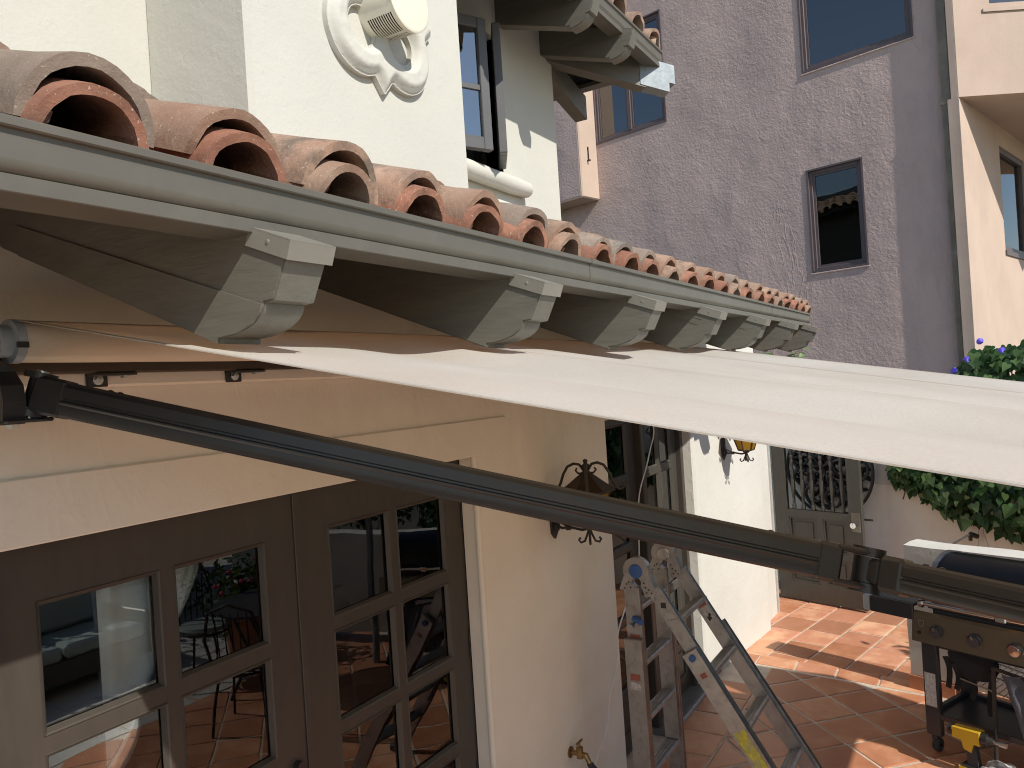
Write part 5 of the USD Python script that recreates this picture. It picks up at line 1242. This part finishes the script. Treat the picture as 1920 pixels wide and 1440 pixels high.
# drill standing on the floor
Dp = np.array([4.965, 0.145, 0.0]); Md = frame(Dp, np.array((*gu, 0))*1.15, np.array((*gd, 0))*1.15, (0, 0, 1.15))
dri = thing('cordless_drill', label='yellow and black cordless drill standing on the tiles before the barbecue', cat='drill')
def Dm(m): return xf(m, M=Md)
obj('battery', Dm(bx(-.055, .055, -.04, .04, 0, .055, .008)), 'black_metal', dri, False)
obj('battery_plate', Dm(bx(-.056, .02, -.041, .041, .02, .05, .004)), 'yellow_plastic', dri, False)
obj('handle', Dm(hull([(-.02, -.018, .055), (.03, -.018, .055), (-.02, .018, .055), (.03, .018, .055), (-.032, -.018, .17), (.015, -.018, .17), (-.032, .018, .17), (.015, .018, .17)])), 'rubber', dri, False)
obj('handle_shell', Dm(hull([(-.036, -.020, .13), (.0, -.020, .12), (-.036, .020, .13), (.0, .020, .12), (-.045, -.022, .18), (.02, -.022, .18), (-.045, .022, .18), (.02, .022, .18)])), 'yellow_plastic', dri, False)
obj('motor_housing', Dm(cat(hull([(-.085, y_, z_) for y_ in (-.026, .026) for z_ in (.175, .225)] + [(.045, y_, z_) for y_ in (-.03, .03) for z_ in (.168, .232)]))), 'yellow_plastic', dri, False)
obj('motor_cap', Dm(cyl((-.105, 0, .20), (-.083, 0, .20), .028, 16)), 'black_metal', dri, 40)
ch = obj('chuck', Dm(cat(cyl((.045, 0, .20), (.075, 0, .20), .031, 18), cyl((.075, 0, .20), (.10, 0, .20), .024, 18, .016))), 'black_metal', dri, 40)
obj('drill_bit', Dm(cat(cyl((.10, 0, .20), (.125, 0, .20), .008, 12), cyl((.125, 0, .20), (.155, 0, .20), .012, 14))), 'steel', ch, 40)
# plastic bag
pb_ = wobble(trimesh.creation.icosphere(4, 1.0), .45, 2.6, 3); pb_ = wobble(pb_, .12, 7, 5); pb_.vertices *= [.14, .14, .055]; pb_.apply_translation((4.86, -.02, .055))
tag(obj('plastic_bag', pb_, 'plastic_bag', None, 30), 'crumpled clear plastic bag on the tiles beside the drill', 'plastic bag')

# ================================================================== REST OF THE TERRACE (mirrored in the door glass, casts shade)
gw = thing('garden_screen_wall', label='low cream terrace wall on the garden side, outside the picture', cat='wall')
obj('wall_body', bx(-4, 5.0, -6.3, -6.1, -.1, 1.15), 'white_stucco', gw, False)
rs3 = np.random.default_rng(3)
def bush(name, c, rad, n, label, seed, trunk=None, size=(.05, .10)):
    r_ = np.random.default_rng(seed); t = thing(name, label=label, cat='shrub' if trunk is None else 'tree')
    clumps = [np.array(c)+r_.normal(0, .42, 3)*rad for _ in range(14)]
    ms = []
    for k in range(n):
        q = clumps[r_.integers(len(clumps))]+r_.normal(0, .22, 3)*rad
        ms.append(place_leaf(OVAL, q, r_.normal(0, 1, 3)+[0, 0, .8], r_.normal(0, 1, 3)+[0, 0, -.5], r_.uniform(*size), r_))
    obj('crown', ms, 'tree_leaves', t, True)
    stem = [cyl((c[0], c[1], 0), (c[0], c[1], c[2]), .03 if trunk is None else trunk, 8, .015)] + [cyl((c[0], c[1], c[2]*.6), q, .015, 6, .006) for q in clumps[:8]]
    obj('trunk', stem, 'bark', t, 40)

bush('shrub', (1.6, -5.0, 1.0), np.array([.9, .6, .9]), 2200, 'dark green shrub at the garden edge mirrored in the left door leaf', 1)
bush('shrub', (3.6, -4.9, 1.1), np.array([.9, .6, .9]), 2400, 'taller green shrub beside the white garden post', 2)
bush('shrub', (6.35, -1.9, 1.5), np.array([.45, .7, .55]), 2400, 'leafy shrub behind the low wall mirrored in the right door leaf', 5)
bush('shrub', (5.4, -4.4, 1.2), np.array([.8, .6, .9]), 2000, 'rounded shrub at the far garden corner', 6)
hd_ = thing('hedge', label='tall clipped hedge closing the garden side of the terrace', cat='hedge')
r_ = np.random.default_rng(8)
obj('hedge_leaves', [place_leaf(OVAL, np.array([r_.uniform(-3, 7), -6.0+r_.uniform(-.35, .35), r_.uniform(0.3, 2.5)]), np.array([0, 1, .4])+r_.normal(0, .6, 3), np.array([0, 0, -1])+r_.normal(0, .6, 3), r_.uniform(.09, .16), r_) for _ in range(6000)], 'tree_leaves', hd_, True, kind='stuff')
obj('hedge_core', bx(-3.2, 7.2, -6.09, -5.95, 0, 2.3), 'bark', hd_, False)
# lounge seat, table, pots
sofa = thing('garden_sofa', label='garden sofa with pale cushions on the open terrace, mirrored in the door glass', cat='sofa')
obj('base', cat(bx(2.75, 4.25, -3.45, -2.75, .10, .28, .01), bx(2.75, 4.25, -3.56, -3.46, .10, .72, .01), bx(2.68, 2.75, -3.56, -2.75, .10, .52, .01), bx(4.25, 4.32, -3.56, -2.75, .10, .52, .01)), 'door_paint', sofa, False)
for k in range(2):
    obj('seat_cushion', xf(bx(2.77+.745*k, 3.49+.745*k, -3.42, -2.73, .285, .41, .03)), 'teal_cushion', sofa, False)
    obj('back_cushion', xf(bx(2.79+.745*k, 3.47+.745*k, -3.44, -3.30, .42, .76, .04)), 'teal_cushion', sofa, False)
tab = thing('garden_table', label='round iron garden table on the open terrace, mirrored in the door glass', cat='table')
obj('table_top', cyl((4.35, -1.15, .70), (4.35, -1.15, .72), .45, 32), 'wrought_iron', tab, 40)
for k in range(4): obj('leg', tube([(4.35+.38*math.cos(k*1.57+t_*.4)*(.5+abs(t_-.5)), -1.15+.38*math.sin(k*1.57+t_*.4)*(.5+abs(t_-.5)), .70*(1-t_)) for t_ in np.linspace(0, 1, 7)], .013, 8), 'wrought_iron', tab, 40)
def chair(x_, y_, rz, label):
    t = thing('garden_chair', (x_, y_, 0), rz, label, 'chair', 'iron garden chairs round the table')
    obj('seat', cat(tube([(.21*math.cos(a_), .21*math.sin(a_), .44) for a_ in np.linspace(0, 6.28, 25)[:-1]], .011, 8, closed=True), *[cyl((-.2*math.cos(b_), .2*math.sin(b_), .44), (.2*math.cos(b_), .2*math.sin(b_), .44), .005, 6) for b_ in np.linspace(-1.4, 1.4, 9)]), 'wrought_iron', t, 40)
    obj('cushion', lathe([(0, .452), (.19, .452), (.205, .47), (.19, .492), (0, .50)], 24), 'teal_cushion', t, 40)
    for sx in (-1, 1):
        for sy in (-1, 1): obj('leg', tube([(sx*.15, sy*.15, .44), (sx*.19, sy*.18, .2), (sx*.21, sy*.21, 0)], .010, 8), 'wrought_iron', t, 40)
    obj('backrest', cat(tube([(-.19, .15, .44), (-.21, .22, .7), (-.15, .25, .9), (0, .26, .96), (.15, .25, .9), (.21, .22, .7), (.19, .15, .44)], .011, 8), *[cyl((k*.06, .18, .46), (k*.06, .25, .90), .006, 6) for k in (-2, -1, 0, 1, 2)]), 'wrought_iron', t, 40)
chair(3.75, -.75, 60, 'iron garden chair between the table and the house'); chair(4.2, -1.85, 190, 'iron garden chair on the garden side of the table')
pot = thing('flower_pot', label='clay pot of pink flowers on the open terrace, mirrored in the door glass', cat='flower pot')
pc = np.array([4.75, -2.0, 0]); r_ = np.random.default_rng(12)
obj('pot', xf(lathe([(0, 0), (.14, 0), (.19, .34), (.21, .34), (.21, .40), (.18, .40), (.16, .34), (0, .33)], 24), t=pc), 'clay_pot', pot, 30)
obj('leaves', [place_leaf(OVAL, pc+[0, 0, .62]+r_.normal(0, .13, 3), r_.normal(0, 1, 3)+[0, 0, .8], r_.normal(0, 1, 3), r_.uniform(.05, .09), r_) for _ in range(500)], 'tree_leaves', pot, True, kind='stuff')
obj('blossoms', [xf(trimesh.creation.icosphere(1, .021), t=pc+[0, 0, .70]+r_.normal(0, .15, 3)*[1, 1, .7]) for _ in range(28)], 'pink_petal', pot, True, kind='stuff')
gp_ = thing('garden_post', label='white painted post with a cross rail at the garden edge', cat='post')
obj('post_body', cat(bx(4.55, 4.67, -4.06, -3.94, 0, 2.2, .006), bx(4.67, 6.2, -4.04, -3.96, 2.05, 2.17)), 'white_stucco', gp_, False)

# rear wing of the house, mirrored in the neighbour's small window
obj('rear_wing', bx(0.5, 4.0, 4.7, 10, 2.5, 6.0), 'door_paint', house, False)
obj('rear_deck', hull([(4.45, 4.6, 5.85), (4.45, 10, 5.85), (1.0, 10, 7.1), (1.0, 4.6, 7.1), (4.45, 4.6, 5.9), (4.45, 10, 5.9), (1.0, 10, 7.15), (1.0, 4.6, 7.15)]), 'eave_board', house, False)
y = 4.75
while y < 9.8:
    for k in range(4):
        tm = half_tile(0.1, 0.085, 0.44, 0.017, 1500+int(y*10)+k, na=9, nl=3)
        obj('roof_tile', xf(tm, rx=0.33, rz=math.pi/2, t=(4.46-.35*k, y, 5.93+.125*k)), 'roof_clay', house, 50)
    y += 0.25

# small shade sail on the garden side (its shade falls across the tiles by the barbecue)
sail = thing('shade_sail', label='small cream shade sail on posts at the garden side, outside the picture', cat='shade sail')
sp = [(4.13, -1.76), (3.88, -2.85), (4.48, -2.80), (5.10, -1.62), (5.11, -.72), (4.74, -.70)]
obj('cloth', prism(Polygon(sp), 2.395, 2.402), 'rolled_fabric', sail, False)
for q_ in (sp[1], sp[4]): obj('post', cyl((q_[0], q_[1], 0), (q_[0], q_[1], 2.5), .03, 12), 'galvanized', sail, 40)
